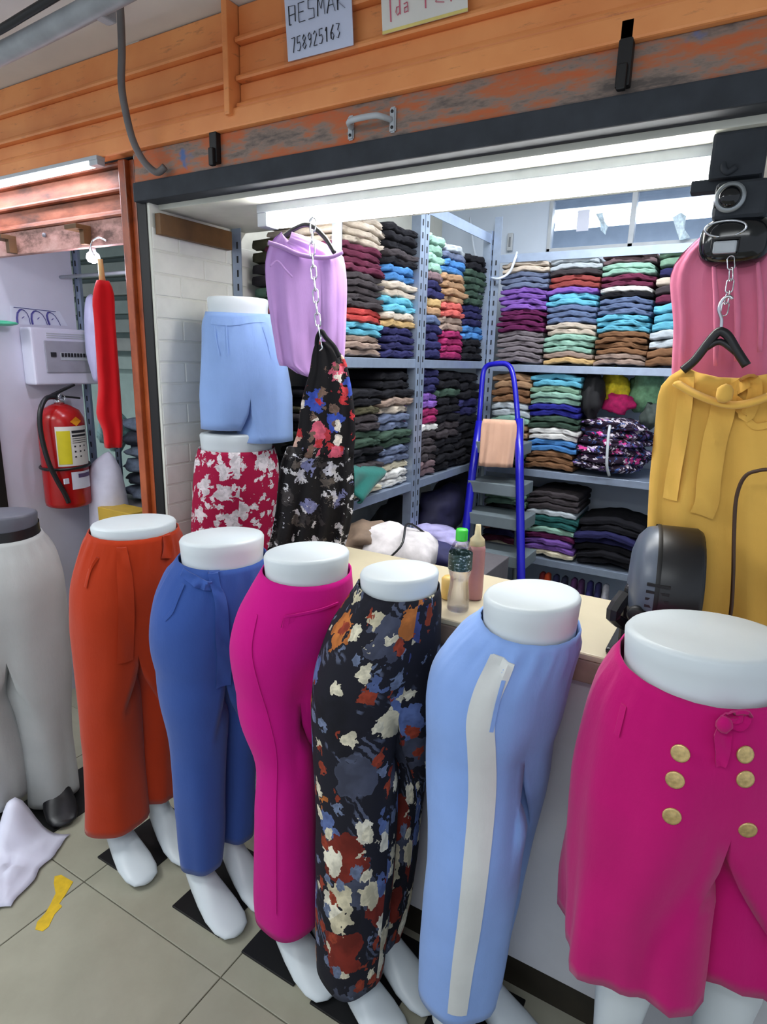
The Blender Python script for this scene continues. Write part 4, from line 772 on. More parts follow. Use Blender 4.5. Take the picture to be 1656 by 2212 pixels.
# printed bundle tied with a strap
pb = thing('printed_garment_bundle', 'bundle of purple printed garments tied with a pale strap on the middle back shelf', 'bundle', ((-0.5196,3.0000,1.0205)[0], 3.05, 1.006))
px0 = (-0.6907,2.9500,1.1411)[0]; px1 = (-0.3493,2.9500,1.1713)[0]; pc = (px0 + px1) / 2; pw = (px1 - px0) / 2
for k in range(6):
    keep(lump('garment_layer', (pc + random.uniform(-.02, .02), 3.04, 1.052 + k * .038), (pw * (1.03 - .05 * max(0, k - 2)), .15, .032), M_bundle, k * 3.3, .3, 3, uv=True), pb)
keep(tube('strap', [(pc + .01, 2.90, 1.02), (pc, 2.872, 1.07), (pc - .006, 2.874, 1.15), (pc - .012, 2.90, 1.23), (pc - .012, 2.96, 1.27)], .007, M_ltgrey, n=4, seg=6), pb)
# things at the back of the middle shelf
for nm, lab, p, r, colr, sd in (('yellow_blouse', 'bright yellow garment at the back of the middle shelf', (-0.5730,3.1200,1.3990), (.07, .05, .09), (226, 206, 40), 1),
                                ('magenta_blouse', 'hot pink garment behind the printed bundle', (-0.5340,3.0600,1.3343), (.07, .04, .05), (206, 30, 110), 2),
                                ('green_garment_pile', 'pale green pile behind the printed bundle beside the mustard trousers', (-0.4313,3.1400,1.3940), (.09, .06, .10), (120, 170, 130), 3),
                                ('black_garment_bag', 'crumpled black bag between the sky blue stack and the yellow garment', (-0.6484,3.0200,1.3662), (.05, .07, .12), (18, 18, 22), 4),
                                ('grey_cap_pile', 'dark green crumpled garment at the mustard trousers edge of the middle shelf', (-0.3796,3.0000,1.2882), (.04, .05, .06), (52, 62, 58), 5)):
    tag(lump(nm, p, r, flat(nm + '_cloth', colr, .8, var=.2, scale=40), sd, .45), lab, 'garment')
# vertical rolls on the lowest shelf
for k, (px, colr, nm) in enumerate(((1168, (120, 30, 34), 'dark red'), (1182, (206, 74, 34), 'orange'), (1204, (30, 30, 70), 'navy'), (1226, (24, 28, 52), 'blue-black'), (1250, (72, 34, 84), 'purple'), (1268, (58, 28, 70), 'deep violet'), (1290, (30, 28, 84), 'indigo'), (1310, (26, 26, 70), 'dark blue'), (1328, (160, 160, 170), 'pale grey'))):
    p = (-0.7933,2.9700,0.4195); x = p[0] + (px - 1168) * .00195
    o = lathe('rolled_garment', [(.010, 0), (.020, .01), (.023, .10), (.022, .26), (.016, .345), (.006, .355)], flat('roll_cloth_%d' % k, colr, .9, var=.15, scale=40), seg=12, loc=(x, 2.99, .121), sx=.9, sy=2.0)
    tag(o, '%s rolled garment standing on the lowest back shelf' % nm, 'rolled garment', 'garments standing on the lowest back shelf')
# teal cloth hanging over the edge of the side shelf
p = [(-1.1200,1.6914,1.1528), (-1.1200,1.9518,1.1145), (-1.1100,1.9225,1.0886), (-1.1000,1.7208,1.0298), (-1.1100,1.6804,1.0929)]
V = []; F = []; nu_, nv2 = 14, 10; q_ = [Vector(t_) for t_ in p]
for j in range(nv2 + 1):
    for i in range(nu_ + 1):
        u, v = i / nu_, j / nv2; P = q_[0].lerp(q_[1], u).lerp(q_[4].lerp(q_[3], min(1, u * 1.4)).lerp(q_[2].lerp(q_[3], v), u * .6), v)
        P.x += .012 * math.sin(u * 9 + v * 3) * v + (-.05 * max(0, 1 - v * 6)); V.append(P)
for j in range(nv2):
    for i in range(nu_): F.append((j * (nu_ + 1) + i, j * (nu_ + 1) + i + 1, (j + 1) * (nu_ + 1) + i + 1, (j + 1) * (nu_ + 1) + i))
o = mesh('teal_cloth', V, F, cloth('teal_cotton', (30, 98, 92)), None, True); o.modifiers.new('thickness', 'SOLIDIFY').thickness = .006
tag(o, 'teal garment hanging over the edge of the middle side shelf', 'garment')
for nm, lab, px, py, X, r, colr, sd in (('cloth_bundle', 'large pale cloth bundle tied with dark cord under the side shelving', 840, 1185, -1.02, (.17, .13, .085), (206, 200, 202), 1),
        ('lilac_garments', 'pale lilac garments heaped beside the foot of the double upright', 940, 1160, -1.06, (.13, .10, .05), (166, 160, 206), 2),
        ('navy_bag', 'dark navy plastic bag stuffed under the side shelving', 955, 1100, -1.25, (.10, .22, .12), (28, 26, 62), 3),
        ('black_bag', 'black plastic bag under the corner of the side shelving', 985, 1060, -1.28, (.10, .18, .10), (20, 19, 40), 4),
        ('dark_heap', 'dark crumpled heap below the teal garment', 860, 1120, -1.38, (.10, .16, .10), (24, 22, 24), 5),
        ('brown_heap', 'beige and brown heap of cloth beside the pale tied bundle', 790, 1170, -1.10, (.12, .12, .07), (120, 100, 84), 6),
        ('navy_heap', 'navy garment heap in front of the lilac garments', 935, 1195, -.98, (.12, .08, .05), (34, 34, 84), 7)):
    pp = onx_ = None
    P = {840: (-1.0200,1.7929,0.8627), 940: (-1.0600,2.2526,0.7896), 955: (-1.2500,2.7222,0.7907), 985: (-1.2800,2.9515,0.8428), 860: (-1.3800,2.5074,0.7681), 790: (-1.1000,1.7672,0.8805), 935: (-0.9800,2.0685,0.7812)}[px]
    o = tag(lump(nm, (P[0], P[1], P[2]), r, flat(nm + '_cloth', colr, .75, var=.15, scale=18), sd, .35), lab, 'bundle')
cb = (-1.0200,1.7929,0.8627)
o = tube('bundle_cord', [(cb[0] + .02, cb[1] - .14, cb[2] - .04), (cb[0] + .10, cb[1] - .10, cb[2] + .05), (cb[0] + .06, cb[1] + .02, cb[2] + .095), (cb[0] + .10, cb[1] + .12, cb[2] + .03)], .004, M_black, n=6, seg=6); tag(o, 'dark cord tied round the large pale cloth bundle', 'cord')
lowb = box('stock_platform', (-1.105, 1.75, 0), (-.80, 2.45, .70), flat('grey_card_board', (96, 92, 96), .8), bev=.004); tag(lowb, 'low platform under the side shelving carrying the cloth bundles', 'platform')
# wall cable loop, outlet
o = tube('cable_loop', [(-1.4361,3.3000,2.2570), (-1.3805,3.2500,2.0842), (-1.2708,3.1000,1.9670), (-1.1207,2.9000,1.8887), (-1.0544,2.9000,1.9102), (-1.0279,2.9000,1.9690), (-1.0390,2.9500,2.0070)], .006, M_whitecable, n=6, seg=8); tag(o, 'white cable looping in front of the corner upright', 'cable')
o = box('wall_duct', Vector((-1.2984,3.3350,2.0806)) + Vector((0, -.02, 0)), Vector((-1.2779,3.3350,2.2277)), M_ltgrey, bev=.003); tag(o, 'short grey cable duct on the back wall above the corner', 'cable duct')
wo = thing('wall_outlet', 'grey outlet plate on the back wall beside the window', 'outlet', (-1.2138,3.3350,2.1210))
a = (-1.2260,3.3350,2.0808); b = (-1.1971,3.3350,2.1673)
keep(box('plate', (a[0], 3.318, a[2]), (b[0], 3.338, b[2]), M_ltgrey, bev=.003), wo); keep(box('socket', (a[0] + .01, 3.313, a[2] + .02), (b[0] - .01, 3.32, b[2] - .02), M_grey, bev=.002), wo)

# ================================================================== LADDER
ld = thing('step_ladder', 'blue tubular step ladder with grey treads against the back shelves', 'ladder', (-.9, 2.6, 0))
def ext(p, q, z):  # continue the rail down to height z
    p, q = Vector(p), Vector(q); return q + (q - p) * ((z - q.z) / (q.z - p.z))
rl = [(-1.0873,2.7400,1.2364), (-1.0889,2.6900,1.0003), (-1.0774,2.6200,0.7228)]; rr = [(-0.8936,2.7200,1.2616), (-0.8523,2.6700,1.0084), (-0.7760,2.5600,0.5930)]
keep(tube('rail', rl + [ext(rl[1], rl[2], .012)], .019, M_blueladder, seg=12), ld); keep(tube('rail', rr + [ext(rr[1], rr[2], .012)], .019, M_blueladder, seg=12), ld)
keep(tube('hoop', [(-1.0941,2.7400,1.1266), (-1.0941,2.7500,1.2785), (-1.1068,2.7900,1.4375), (-1.0956,2.8000,1.4867), (-1.0508,2.8000,1.5004), (-0.9921,2.8000,1.4976), (-0.9549,2.7800,1.4490), (-0.9129,2.7400,1.3111), (-0.8829,2.7100,1.1693)], .012, M_blueladder, n=6, seg=10), ld)
for a, b in (((-1.0976,2.6800,0.9429), (-0.8375,2.6200,0.9252)), ((-1.0921,2.6500,0.7912), (-0.8044,2.5800,0.7853)), ((-1.0830,2.6200,0.6185), (-0.7771,2.5500,0.6218)), ((-1.0861,2.7200,1.1293), (-0.8716,2.6800,1.1000))):
    x0, x1 = a[0], b[0]; zt = (a[2] + b[2]) / 2 + .012; keep(box('tread', (x0, a[1] - .02, zt - .035), (x1, a[1] + .16, zt + .02), M_step, bev=.004), ld)
rb = [Vector(p) + Vector((0, .05, 0)) for p in (rl[0], rr[0])]
for q in rb: keep(tube('rear_leg', [q, (q.x, 2.88, .012)], .011, M_step, seg=8), ld)
pcA = {'A': ((-0.9625,2.6600,1.1568)[0], 2.66), 'ang': 18.0, 'rows': [((-0.9699,2.6600,1.2583)[2], 0, .072), ((-0.9686,2.6600,1.2398)[2], 0, .080), ((-0.9618,2.6600,1.1464)[2], .0, .080), ((-0.9545,2.6600,1.0453)[2], -.004, .078)]}
tag(hung('peach_cloth', pcA, cloth('peach_cotton', (206, 164, 140)), .02, ((3, .006, .4), (7, .003, 0)), seed=3), 'peach garment draped over the front of the blue ladder', 'garment')

# ================================================================== COUNTER
ct = thing('counter', 'white sales counter with pale laminate top across the stall', 'counter', (-.3, 1.4, 0))
cb_ = (-0.2602,1.5079,0.9450)[1]
keep(box('front_panel', (-1.13, 1.205, .10), (1.2, 1.225, .878), M_counter, bev=.002), ct)
keep(box('plinth', (-1.11, 1.222, 0), (1.2, 1.26, .10), M_kick), ct)
keep(box('side_panel', (-1.13, 1.225, .0), (-1.11, cb_ - .02, .878), M_counter), ct)
keep(box('edge_band', (-1.15, 1.178, .880), (1.25, 1.20, .930), M_counterend, bev=.004), ct)
keep(box('worktop', (-1.15, 1.176, .930), (1.25, cb_, .945), M_ctop, bev=.006, seg=3), ct)
# bottle
b0 = (-0.5180,1.2395,0.9460)
bt = thing('water_bottle', 'clear plastic water bottle with bright green cap on the counter', 'bottle', b0)

prof = [(.012, .002), (.024, .0), (.0265, .006), (.0255, .02), (.0262, .035), (.0245, .055), (.0218, .080), (.0225, .098), (.0262, .115), (.0270, .125), (.0270, .168), (.0262, .178), (.020, .196), (.0135, .208), (.0125, .214)]
k_ = .172 / .214
keep(lathe('bottle_body', [(r * .98, z * k_) for r, z in prof], M_pet, seg=32, loc=b0), bt)
keep(lathe('water', [(r * .93, z * k_ + .001) for r, z in prof[:9]], glassm('water_liquid', (.86, .84, .86, 1), .0, .55), seg=24, loc=b0), bt)
keep(lathe('cap', [(.0135, .207 * k_), (.0138, .212 * k_), (.0138, .236 * k_), (.012, .240 * k_)], M_green, seg=24, loc=b0), bt)
t = NT('bottle_label_print'); wv = t.noise(t.coord('Object', (1, 1, 2)), 120, 3); t.col(t.ramp(wv.outputs[0], [(.42, lin((30, 56, 46))), (.5, lin((70, 92, 92))), (.62, lin((210, 218, 220)))], 'CONSTANT')); t.set(.4)
sub(lathe('label', [(.0272, .124 * k_), (.0272, .172 * k_)], t.m, seg=32, loc=b0, capb=False, capt=False), [c_ for c_ in bt.children if c_.name.startswith('bottle_body')][0])
b1 = (-0.5134,1.3256,0.9460)
pk = thing('pink_bottle', 'tall dusty pink bottle standing behind the water bottle', 'bottle', b1)
keep(lathe('bottle_body', [(.018, 0), (.020, .004), (.0205, .03), (.0205, .125), (.019, .135)], flat('dusty_pink_plastic', (176, 122, 120), .4), seg=24, loc=b1), pk)
keep(lathe('pump_neck', [(.019, .135), (.017, .150), (.008, .160), (.006, .185)], flat('cream_plastic', (206, 190, 150), .4), seg=16, loc=b1), pk)
# wooden block beside the bottle
yb = (-0.5662,1.2613,0.9460); tag(lathe('small_jar', [(.016, 0), (.018, .004), (.018, .05), (.012, .056)], flat('amber_plastic', (214, 178, 100), .4), seg=16, loc=(yb[0], yb[1] + .03, .946)), 'small amber jar on the counter behind the floral trousers mannequin', 'jar')
# fan
fb = Vector((-0.1459,1.2626,0.9460)); fc = Vector((-0.1014,1.3000,1.0769))
fn = thing('desk_fan', 'black desk fan with domed grey rear standing on the counter', 'fan', (fc.x, fc.y, .946))
fm = Matrix.Translation(fc) @ Matrix.Rotation(math.radians(10), 4, 'Z') @ Matrix.Rotation(PI / 2, 4, 'Y')
FR = .118
M_fandome = flat('grey_fan_shell', (84, 92, 106), .35)
def fpart(o): o.matrix_basis = fm; return keep_m(o)
def keep_m(o):
    mb = o.matrix_basis.copy(); o.parent = fn; o.matrix_parent_inverse = Matrix.Translation(fn.location).inverted(); o.matrix_basis = mb; return o
fpart(lathe('rear_shell', [(.0, -.068), (FR * .55, -.064), (FR * .80, -.055), (FR * .95, -.040), (FR * 1.0, -.020)], M_fandome, seg=40, capb=False, capt=False))
fpart(lathe('drum', [(FR * 1.0, -.020), (FR * 1.01, -.016), (FR * 1.01, .050), (FR * .97, .056)], M_black, seg=40, capb=False, capt=False))
fpart(lathe('seam_ring', [(FR * 1.015, -.024), (FR * 1.022, -.020), (FR * 1.015, -.016)], M_blackmetal, seg=40, capb=False, capt=False))
for k in range(7): fpart(lathe('grille_ring', [(FR * (.18 + .13 * k) - .003, .054), (FR * (.18 + .13 * k), .059), (FR * (.18 + .13 * k) + .003, .054)], M_black, seg=36, capb=False, capt=False))
fpart(lathe('motor_cap', [(.0, .036), (.03, .038), (.03, .058), (.024, .063), (0, .064)], M_blackmetal, seg=24, capb=False, capt=False))
for k in range(5):
    bm = bmesh.new(); bbox(bm, (.02, -.03, .018), (FR * .9, .03, .021), Matrix.Rotation(.4, 4, 'X')); bmesh.ops.rotate(bm, verts=bm.verts, cent=(0, 0, 0), matrix=Matrix.Rotation(k * 2 * PI / 5, 3, 'Z')); fpart(from_bm('blade', bm, M_darkgrey))
for k in range(6):
    zc = fc.z + .03 - k * .014; keep(box('vent_slot', (fc.x - .018, fc.y - FR * 1.0, zc), (fc.x + .022, fc.y - FR * .93, zc + .005), M_blackmetal), fn)
keep(box('body_column', (fc.x - .066, fc.y - .055, .951), (fc.x + .056, fc.y + .06, fc.z), M_black, bev=.012, seg=3), fn)
keep(box('foot_plate', (fc.x - .08, fc.y - .10, .9455), (fc.x + .09, fc.y + .10, .957), M_black, bev=.005), fn)
fl_ = [(fc.x - .062, fc.y - .05, fc.z - .02), (fc.x - .075, fc.y - .08, fc.z - .06), (fb.x + .012, fb.y + .02, .975), (fb.x, fb.y, .956)]
bm = bmesh.new(); tube_bm(bm, catmull(fl_, 4), .016, 8, False, .8); keep(from_bm('front_foot', bm, M_black), fn)
keep(lathe('knob', [(.016, 0), (.016, .012), (.012, .015)], M_blackmetal, seg=16), fn).matrix_basis = Matrix.Translation((fc.x - .03, fc.y - FR * .95, fc.z - .03)) @ Matrix.Rotation(PI / 2, 4, 'X')
bm = bmesh.new(); 

# ================================================================== CAMERA / EMERGENCY LIGHT at the right
Yd = 1.40
cv = thing('surveillance_camera', 'black ceiling camera unit with round lens and rounded lower pod', 'camera', (-0.0966,1.4000,1.8872))
def at(x0, y0): return None
c0 = Vector((-0.0862,1.4200,1.8742)); keep(box('ceiling_bracket', (c0.x - .045, 1.40, c0.z - .028), (c0.x + .045, 1.47, 1.925), M_darkgrey, bev=.006), cv)
keep(tube('bracket_hook', [(-0.1048,1.4100,1.8793), (-0.1069,1.4000,1.8638), (-0.0981,1.4000,1.8550), (-0.0857,1.4000,1.8628)], .006, M_darkgrey, n=4, seg=8), cv)
h0 = (-0.1194,1.3800,1.7716); h1 = (-0.0341,1.3800,1.8382)
keep(box('head_housing', (h0[0] + .004, 1.385, h0[2]), (h1[0] + .01, 1.48, h1[2]), M_darkgrey, bev=.014, seg=3), cv)
w0 = (-0.1127,1.3800,1.7909); w1 = (-0.0683,1.3800,1.8269)
keep(box('lens_window', (w0[0], 1.378, w0[2]), (w1[0], 1.388, w1[2]), M_blackmetal, bev=.004), cv)
lc = Vector((-0.0873,1.3700,1.8067)); rX = Matrix.Rotation(PI / 2, 4, 'X')
def cpart(o, m): o.matrix_basis = m; mb = m.copy(); o.parent = cv; o.matrix_parent_inverse = Matrix.Translation(cv.location).inverted(); o.matrix_basis = mb; return o
cpart(lathe('lens_barrel', [(.026, -.008), (.026, .004), (.022, .006)], flat('lens_ring', (150, 156, 160), .25, .5), seg=28), Matrix.Translation((lc.x, 1.378, lc.z)) @ rX)
cpart(lathe('lens_glass', [(.021, .002), (.016, .010), (.008, .014), (.0, .015)], flat('lens_black', (14, 16, 20), .05), seg=24, capt=False), Matrix.Translation((lc.x, 1.376, lc.z)) @ rX)
pd = (-0.0686,1.3700,1.7366); 
bm = bmesh.new(); bmesh.ops.create_uvsphere(bm, u_segments=28, v_segments=18, radius=1)
for v in bm.verts: v.co = Vector((math.copysign(abs(v.co.x) ** .7, v.co.x) * .062, math.copysign(abs(v.co.y) ** .7, v.co.y) * .045, math.copysign(abs(v.co.z) ** .7, v.co.z) * .046)) + Vector((pd[0] - .002, 1.425, pd[2]))
keep(from_bm('lower_pod', bm, flat('glossy_black_pod', (16, 18, 22), .12), None, True), cv)
rc = Vector((-0.0877,1.3750,1.7546)); keep(tube('trim_ring', [(rc.x + .034 * math.cos(t), 1.378 + .006 * math.sin(t) ** 2, rc.z + .014 * math.sin(t)) for t in np.linspace(0, 2 * PI, 25)[:-1]], .0022, M_chrome, closed=True, seg=6), cv)
l0 = (-0.1035,1.3700,1.7101); l1 = (-0.0642,1.3700,1.7323); keep(box('label_plate', (l0[0], 1.372, l0[2]), (l1[0], 1.384, l1[2]), M_ltgrey, bev=.004), cv)
keep(tube('plate_frame', [(l0[0] - .003, 1.373, l0[2] - .003), (l1[0] + .003, 1.373, l0[2] - .003), (l1[0] + .003, 1.373, l1[2] + .003), (l0[0] - .003, 1.373, l1[2] + .003)], .002, M_blackmetal, closed=True, seg=6), cv)
br = (-0.1549,1.4300,1.8462); keep(box('side_arm', (br[0] - .006, 1.42, br[2] - .016), (h0[0] + .03, 1.45, br[2] + .006), M_darkgrey, bev=.003), cv)

# ================================================================== HANGING CHAINS AND CLOTHES
def chain(name, label, pts, n, r=.0019, lw=.0085, ll=.021):
    """open steel links, alternately turned"""
    pts = catmull(pts, 8); L = [0]
    for a, b in zip(pts, pts[1:]): L.append(L[-1] + (b - a).length)
    t = thing(name, label, 'chain', pts[-1]); tot = L[-1]
    for k in range(n):
        s = tot * (k + .5) / n; i = max(j for j in range(len(L)) if L[j] <= s); i = min(i, len(pts) - 2)
        c = pts[i].lerp(pts[i + 1], (s - L[i]) / max(1e-6, L[i + 1] - L[i])); d = (pts[i + 1] - pts[i]).normalized()
        sx = d.orthogonal().normalized() if abs(d.z) < .5 else Vector((1, 0, 0)); sx = (sx - d * sx.dot(d)).normalized(); sy = d.cross(sx)
        if k % 2: sx = (sx * .5 + sy * .86).normalized()
        hl = tot / n * .5 + r * 1.6
        P = [c + sx * lw * math.cos(q) + d * (hl - lw) * (1 if math.sin(q) >= 0 else -1) + d * lw * math.sin(q) for q in np.linspace(.05, 2 * PI + .05, 17)[:-1]]
        keep(tube('link', P, r, M_chrome, closed=True, seg=6), t)
    return t
chain('steel_chain', 'steel link chain hanging in front of the lilac trousers', [(-1.0445,1.3900,1.8518), (-1.0402,1.3800,1.7762), (-1.0240,1.3700,1.6835), (-1.0151,1.3700,1.6024), (-1.0060,1.3700,1.5578)], 10)
lv = thing('lilac_trousers', 'lilac wide trousers clipped on a black hanger under the tube lamp', 'trousers', (-1.13, 1.45, 1.44))
M_lav = cloth('lilac_viscose', (186, 146, 206))
keep(hung('trouser_cloth', FIT['lavender'], M_lav, .022, ((3, .008, .5), (8, .005, 1.0), (17, .0028, 0)), seed=1, wr=.006, hem=lambda c: -.02 * c, sag=.03), lv)
keep(tube('hanger_arm', [(-1.1846,1.4400,1.8280), (-1.1388,1.4400,1.8482), (-1.0946,1.4400,1.8517), (-1.0453,1.4400,1.8181), (-1.0119,1.4400,1.7768)], .0065, M_black, n=6, seg=8), lv)
keep(tube('hanger_hook', [(-1.0946,1.4400,1.8517), (-1.0945,1.4400,1.8632), (-1.0821,1.4400,1.8714)], .0022, M_chrome, n=3, seg=6), lv)
A, r_, d_ = frame_pts(FIT['lavender'])
wbp = [A + r_ * u + d_ * (-.036) + Vector((0, 0, z)) for u, z in ((-.098, 1.800), (-.06, 1.79), (-.02, 1.775), (.03, 1.768), (.07, 1.772), (.10, 1.785))]
bm = bmesh.new(); tube_bm(bm, catmull(wbp, 5), .016, 10, False, .35); keep(from_bm('waistband', bm, M_lav, None, True), lv)
pk_ = [A + r_ * u + d_ * (-.040) + Vector((0, 0, z)) for u, z in ((-.095, 1.74), (-.075, 1.755), (-.055, 1.735), (-.035, 1.715))]
keep(tube('pocket_welt', pk_, .003, M_lav, n=4, seg=6), lv)

dr = thing('floral_dress', 'black halter dress with roses and a scroll-print skirt on the chain', 'dress', (-1.05, 1.40, .93))
keep(hung('bodice', FIT['dress_top'], M_dressfl, .028, ((4, .006, 1.2), (9, .003, .2)), seed=4), dr)
keep(hung('skirt_tier', FIT['dress_skirt'], M_dresssw, .046, ((6, .018, .2), (13, .008, 1.4)), seed=6, wr=.008), dr)
keep(tube('halter_strap', [(-1.0219,1.3750,1.5377), (-1.0188,1.3750,1.5580), (-1.0067,1.3750,1.5722), (-0.9916,1.3750,1.5557), (-0.9646,1.3750,1.5323), (-0.9496,1.3750,1.5066)], .0065, cloth('black_strap', (16, 16, 20)), n=5, seg=8), dr)
keep(tube('wire_hook', [(-1.0024,1.3650,1.5576), (-0.9993,1.3650,1.5375), (-0.9963,1.3650,1.5293), (-1.0054,1.3650,1.5221)], .002, M_chrome, n=3, seg=6), dr)

pkp = thing('pink_trousers', 'dusty pink trousers hanging beneath the black camera unit', 'trousers', (-.05, 1.46, 1.42))
M_pinkc = cloth('dusty_pink_viscose', (220, 122, 154))
keep(hung('trouser_cloth', FIT['pink'], M_pinkc, .024, ((4, .008, .2), (9, .006, 1.4), (19, .0035, 0)), seed=9, wr=.006), pkp)
for px in (1502, 1560, 1620):
    a = {1502: (-0.1034,1.4180,1.7072), 1560: (-0.0677,1.4180,1.7052), 1620: (-0.0292,1.4180,1.7031)}[px]; b = {1502: (-0.0715,1.4050,1.5073), 1560: (-0.0369,1.4050,1.5169), 1620: (-0.0008,1.4050,1.5348)}[px]
    keep(tube('pressed_fold', [a, ((a[0] + b[0]) / 2 + .004, (a[1] + b[1]) / 2, (a[2] + b[2]) / 2), b], [.003, .006, .004], M_pinkc, n=4, seg=8), pkp)
chain('steel_chain', 'short steel chain in front of the dusty pink trousers', [(-0.0720,1.3850,1.7048), (-0.0666,1.3800,1.6674), (-0.0674,1.3750,1.6300), (-0.0693,1.3700,1.6006)], 5, .0013, .006)
ms = thing('mustard_trousers', 'mustard wide-leg trousers with long tie belt on a black hanger', 'trousers', (-.03, 1.38, .9))
M_must = cloth('mustard_linen', (224, 176, 84))
keep(hung('trouser_cloth', FIT['mustard'], M_must, .030, ((3, .012, .8), (7, .007, .1), (15, .0035, 2)), seed=11, sag=.02, wr=.006), ms)
A, r_, d_ = frame_pts(FIT['mustard'])
def mp(u, z, off=-.048): return A + r_ * u + d_ * off + Vector((0, 0, z))
bm = bmesh.new(); tube_bm(bm, catmull([mp(-.10, 1.472, -.036), mp(-.06, 1.452), mp(-.01, 1.437), mp(.03, 1.443), mp(.08, 1.47), mp(.115, 1.49, -.036)], 5), .019, 10, False, .35); keep(from_bm('waistband', bm, M_must, None, True), ms)
from mathutils.bvhtree import BVHTree
BV = {}
def bvh(o):
    if o.name not in BV: BV[o.name] = BVHTree.FromPolygons([v.co.copy() for v in o.data.vertices], [tuple(p.vertices) for p in o.data.polygons])
    return BV[o.name]
def lay(o, p, nn, off):
    """drop a point onto the cloth from the aisle side"""
    hit = bvh(o).ray_cast(p + nn * .25, -nn, .5)
    return (hit[0] + nn * off) if hit[0] is not None and (hit[0] - p).length < .2 else p
def lay_n(o, p, nn):
    hit = bvh(o).ray_cast(p + nn * .25, -nn, .5)
    if hit[0] is None: return p, nn
    m = hit[1] if hit[1].dot(nn) > 0 else -hit[1]
    return hit[0], (m + nn * .3).normalized()
def ribbon(name, pts, w, mat, parent, th=.0035, nrm=None, on=True, lift=None):
    if lift is None: lift = .007 if ('tie' in name or 'bow' in name) else .0012
    P = catmull(pts, 6); V = []; F = []; n = len(P); body = [c_ for c_ in parent.children if c_.name.startswith('trouser_cloth')][0] if on else None
    nn = (nrm if nrm is not None else Vector((0, -1, 0))).normalized(); m = 5
    for i, p in enumerate(P):
        t = (P[min(i + 1, n - 1)] - P[max(i - 1, 0)]).normalized(); sd = t.cross(nn).normalized()
        ww = float(np.interp(i / (n - 1), np.linspace(0, 1, len(w)), w)) if isinstance(w, (list, tuple)) else w
        lo = []
        for k in range(m):
            q = p + sd * ww * (-1 + 2 * k / (m - 1))
            if body is not None: q = lay(body, q, nn, lift + (.003 * math.sin(i * .5 + k) if lift > .005 else 0))
            lo.append(q)
        ring = lo + [q + nn * th for q in lo[::-1]]
        V += ring
    R_ = 2 * m
    for i in range(n - 1):
        for k in range(R_): F.append((i * R_ + k, i * R_ + (k + 1) % R_, (i + 1) * R_ + (k + 1) % R_, (i + 1) * R_ + k))
    F += [tuple(range(R_)), tuple((n - 1) * R_ + k for k in range(R_))[::-1]]
    o = mesh(name, V, F, mat, None, True); keep(o, parent); autosmooth(o); return o
ribbon('tie_belt', [(-0.0464,1.3180,1.4616), (-0.0459,1.3140,1.4151), (-0.0510,1.3120,1.3630), (-0.0509,1.3120,1.2921), (-0.0480,1.3120,1.2471), (-0.0539,1.3140,1.2181)], .021, M_must, ms)
ribbon('tie_belt', [(-0.1157,1.3300,1.4842), (-0.1121,1.3220,1.4367), (-0.1130,1.3180,1.3569), (-0.1149,1.3180,1.2928), (-0.1152,1.3180,1.2413)], .014, M_must, ms)
ribbon('bow_loop', [(-0.0458,1.3180,1.4574), (-0.0277,1.3100,1.4684), (-0.0063,1.3100,1.4824), (0.0027,1.3120,1.4598), (-0.0043,1.3160,1.4177), (-0.0120,1.3200,1.4296), (-0.0437,1.3200,1.4524)], .012, M_must, ms)
kn = lump('bow_knot', (-0.0456,1.3120,1.4576), (.016, .012, .018), M_must, 3, .2, 2); keep(kn, ms)
ribbon('pocket_edge', [(-0.0067,1.3180,1.4132), (0.0118,1.3160,1.3978), (0.0329,1.3180,1.4018)], .006, M_must, ms)
hg_ = keep(tube('hanger', [(-0.1242,1.3520,1.4969), (-0.1057,1.3520,1.5165), (-0.0876,1.3520,1.5476), (-0.0766,1.3520,1.5645), (-0.0688,1.3520,1.5695), (-0.0554,1.3520,1.5611), (-0.0383,1.3520,1.5363), (-0.0178,1.3520,1.5083)], .0085, M_black, n=5, seg=10), ms)
sub(tube('hanger_bar', [(-0.0888,1.3520,1.5391), (-0.0671,1.3520,1.5511), (-0.0376,1.3520,1.5313)], .006, M_black, n=4, seg=8), hg_)
sub(tube('hanger_hook', [(-0.0688,1.3520,1.5695), (-0.0703,1.3520,1.5910), (-0.0774,1.3520,1.6092), (-0.0735,1.3520,1.6255), (-0.0638,1.3520,1.6318), (-0.0571,1.3520,1.6267)], .003, M_chrome, n=4, seg=8), hg_)
o = tube('power_cord', [(.30, 1.45, 1.928), (.29, 1.43, 1.75), (.22, 1.34, 1.45), (.13, 1.28, 1.36), (0.0628,1.2700,1.3360), (0.0294,1.2800,1.3268), (0.0084,1.2900,1.3112), (0.0007,1.2950,1.2703), (0.0062,1.2950,1.2043), (0.0172,1.2900,1.1162), (0.0229,1.2850,1.0440), (0.0215,1.2800,0.9587)], .0035, flat('brown_cord', (66, 40, 20), .5), n=6, seg=8); tag(o, 'brown power cord hanging in front of the mustard trousers', 'cord')

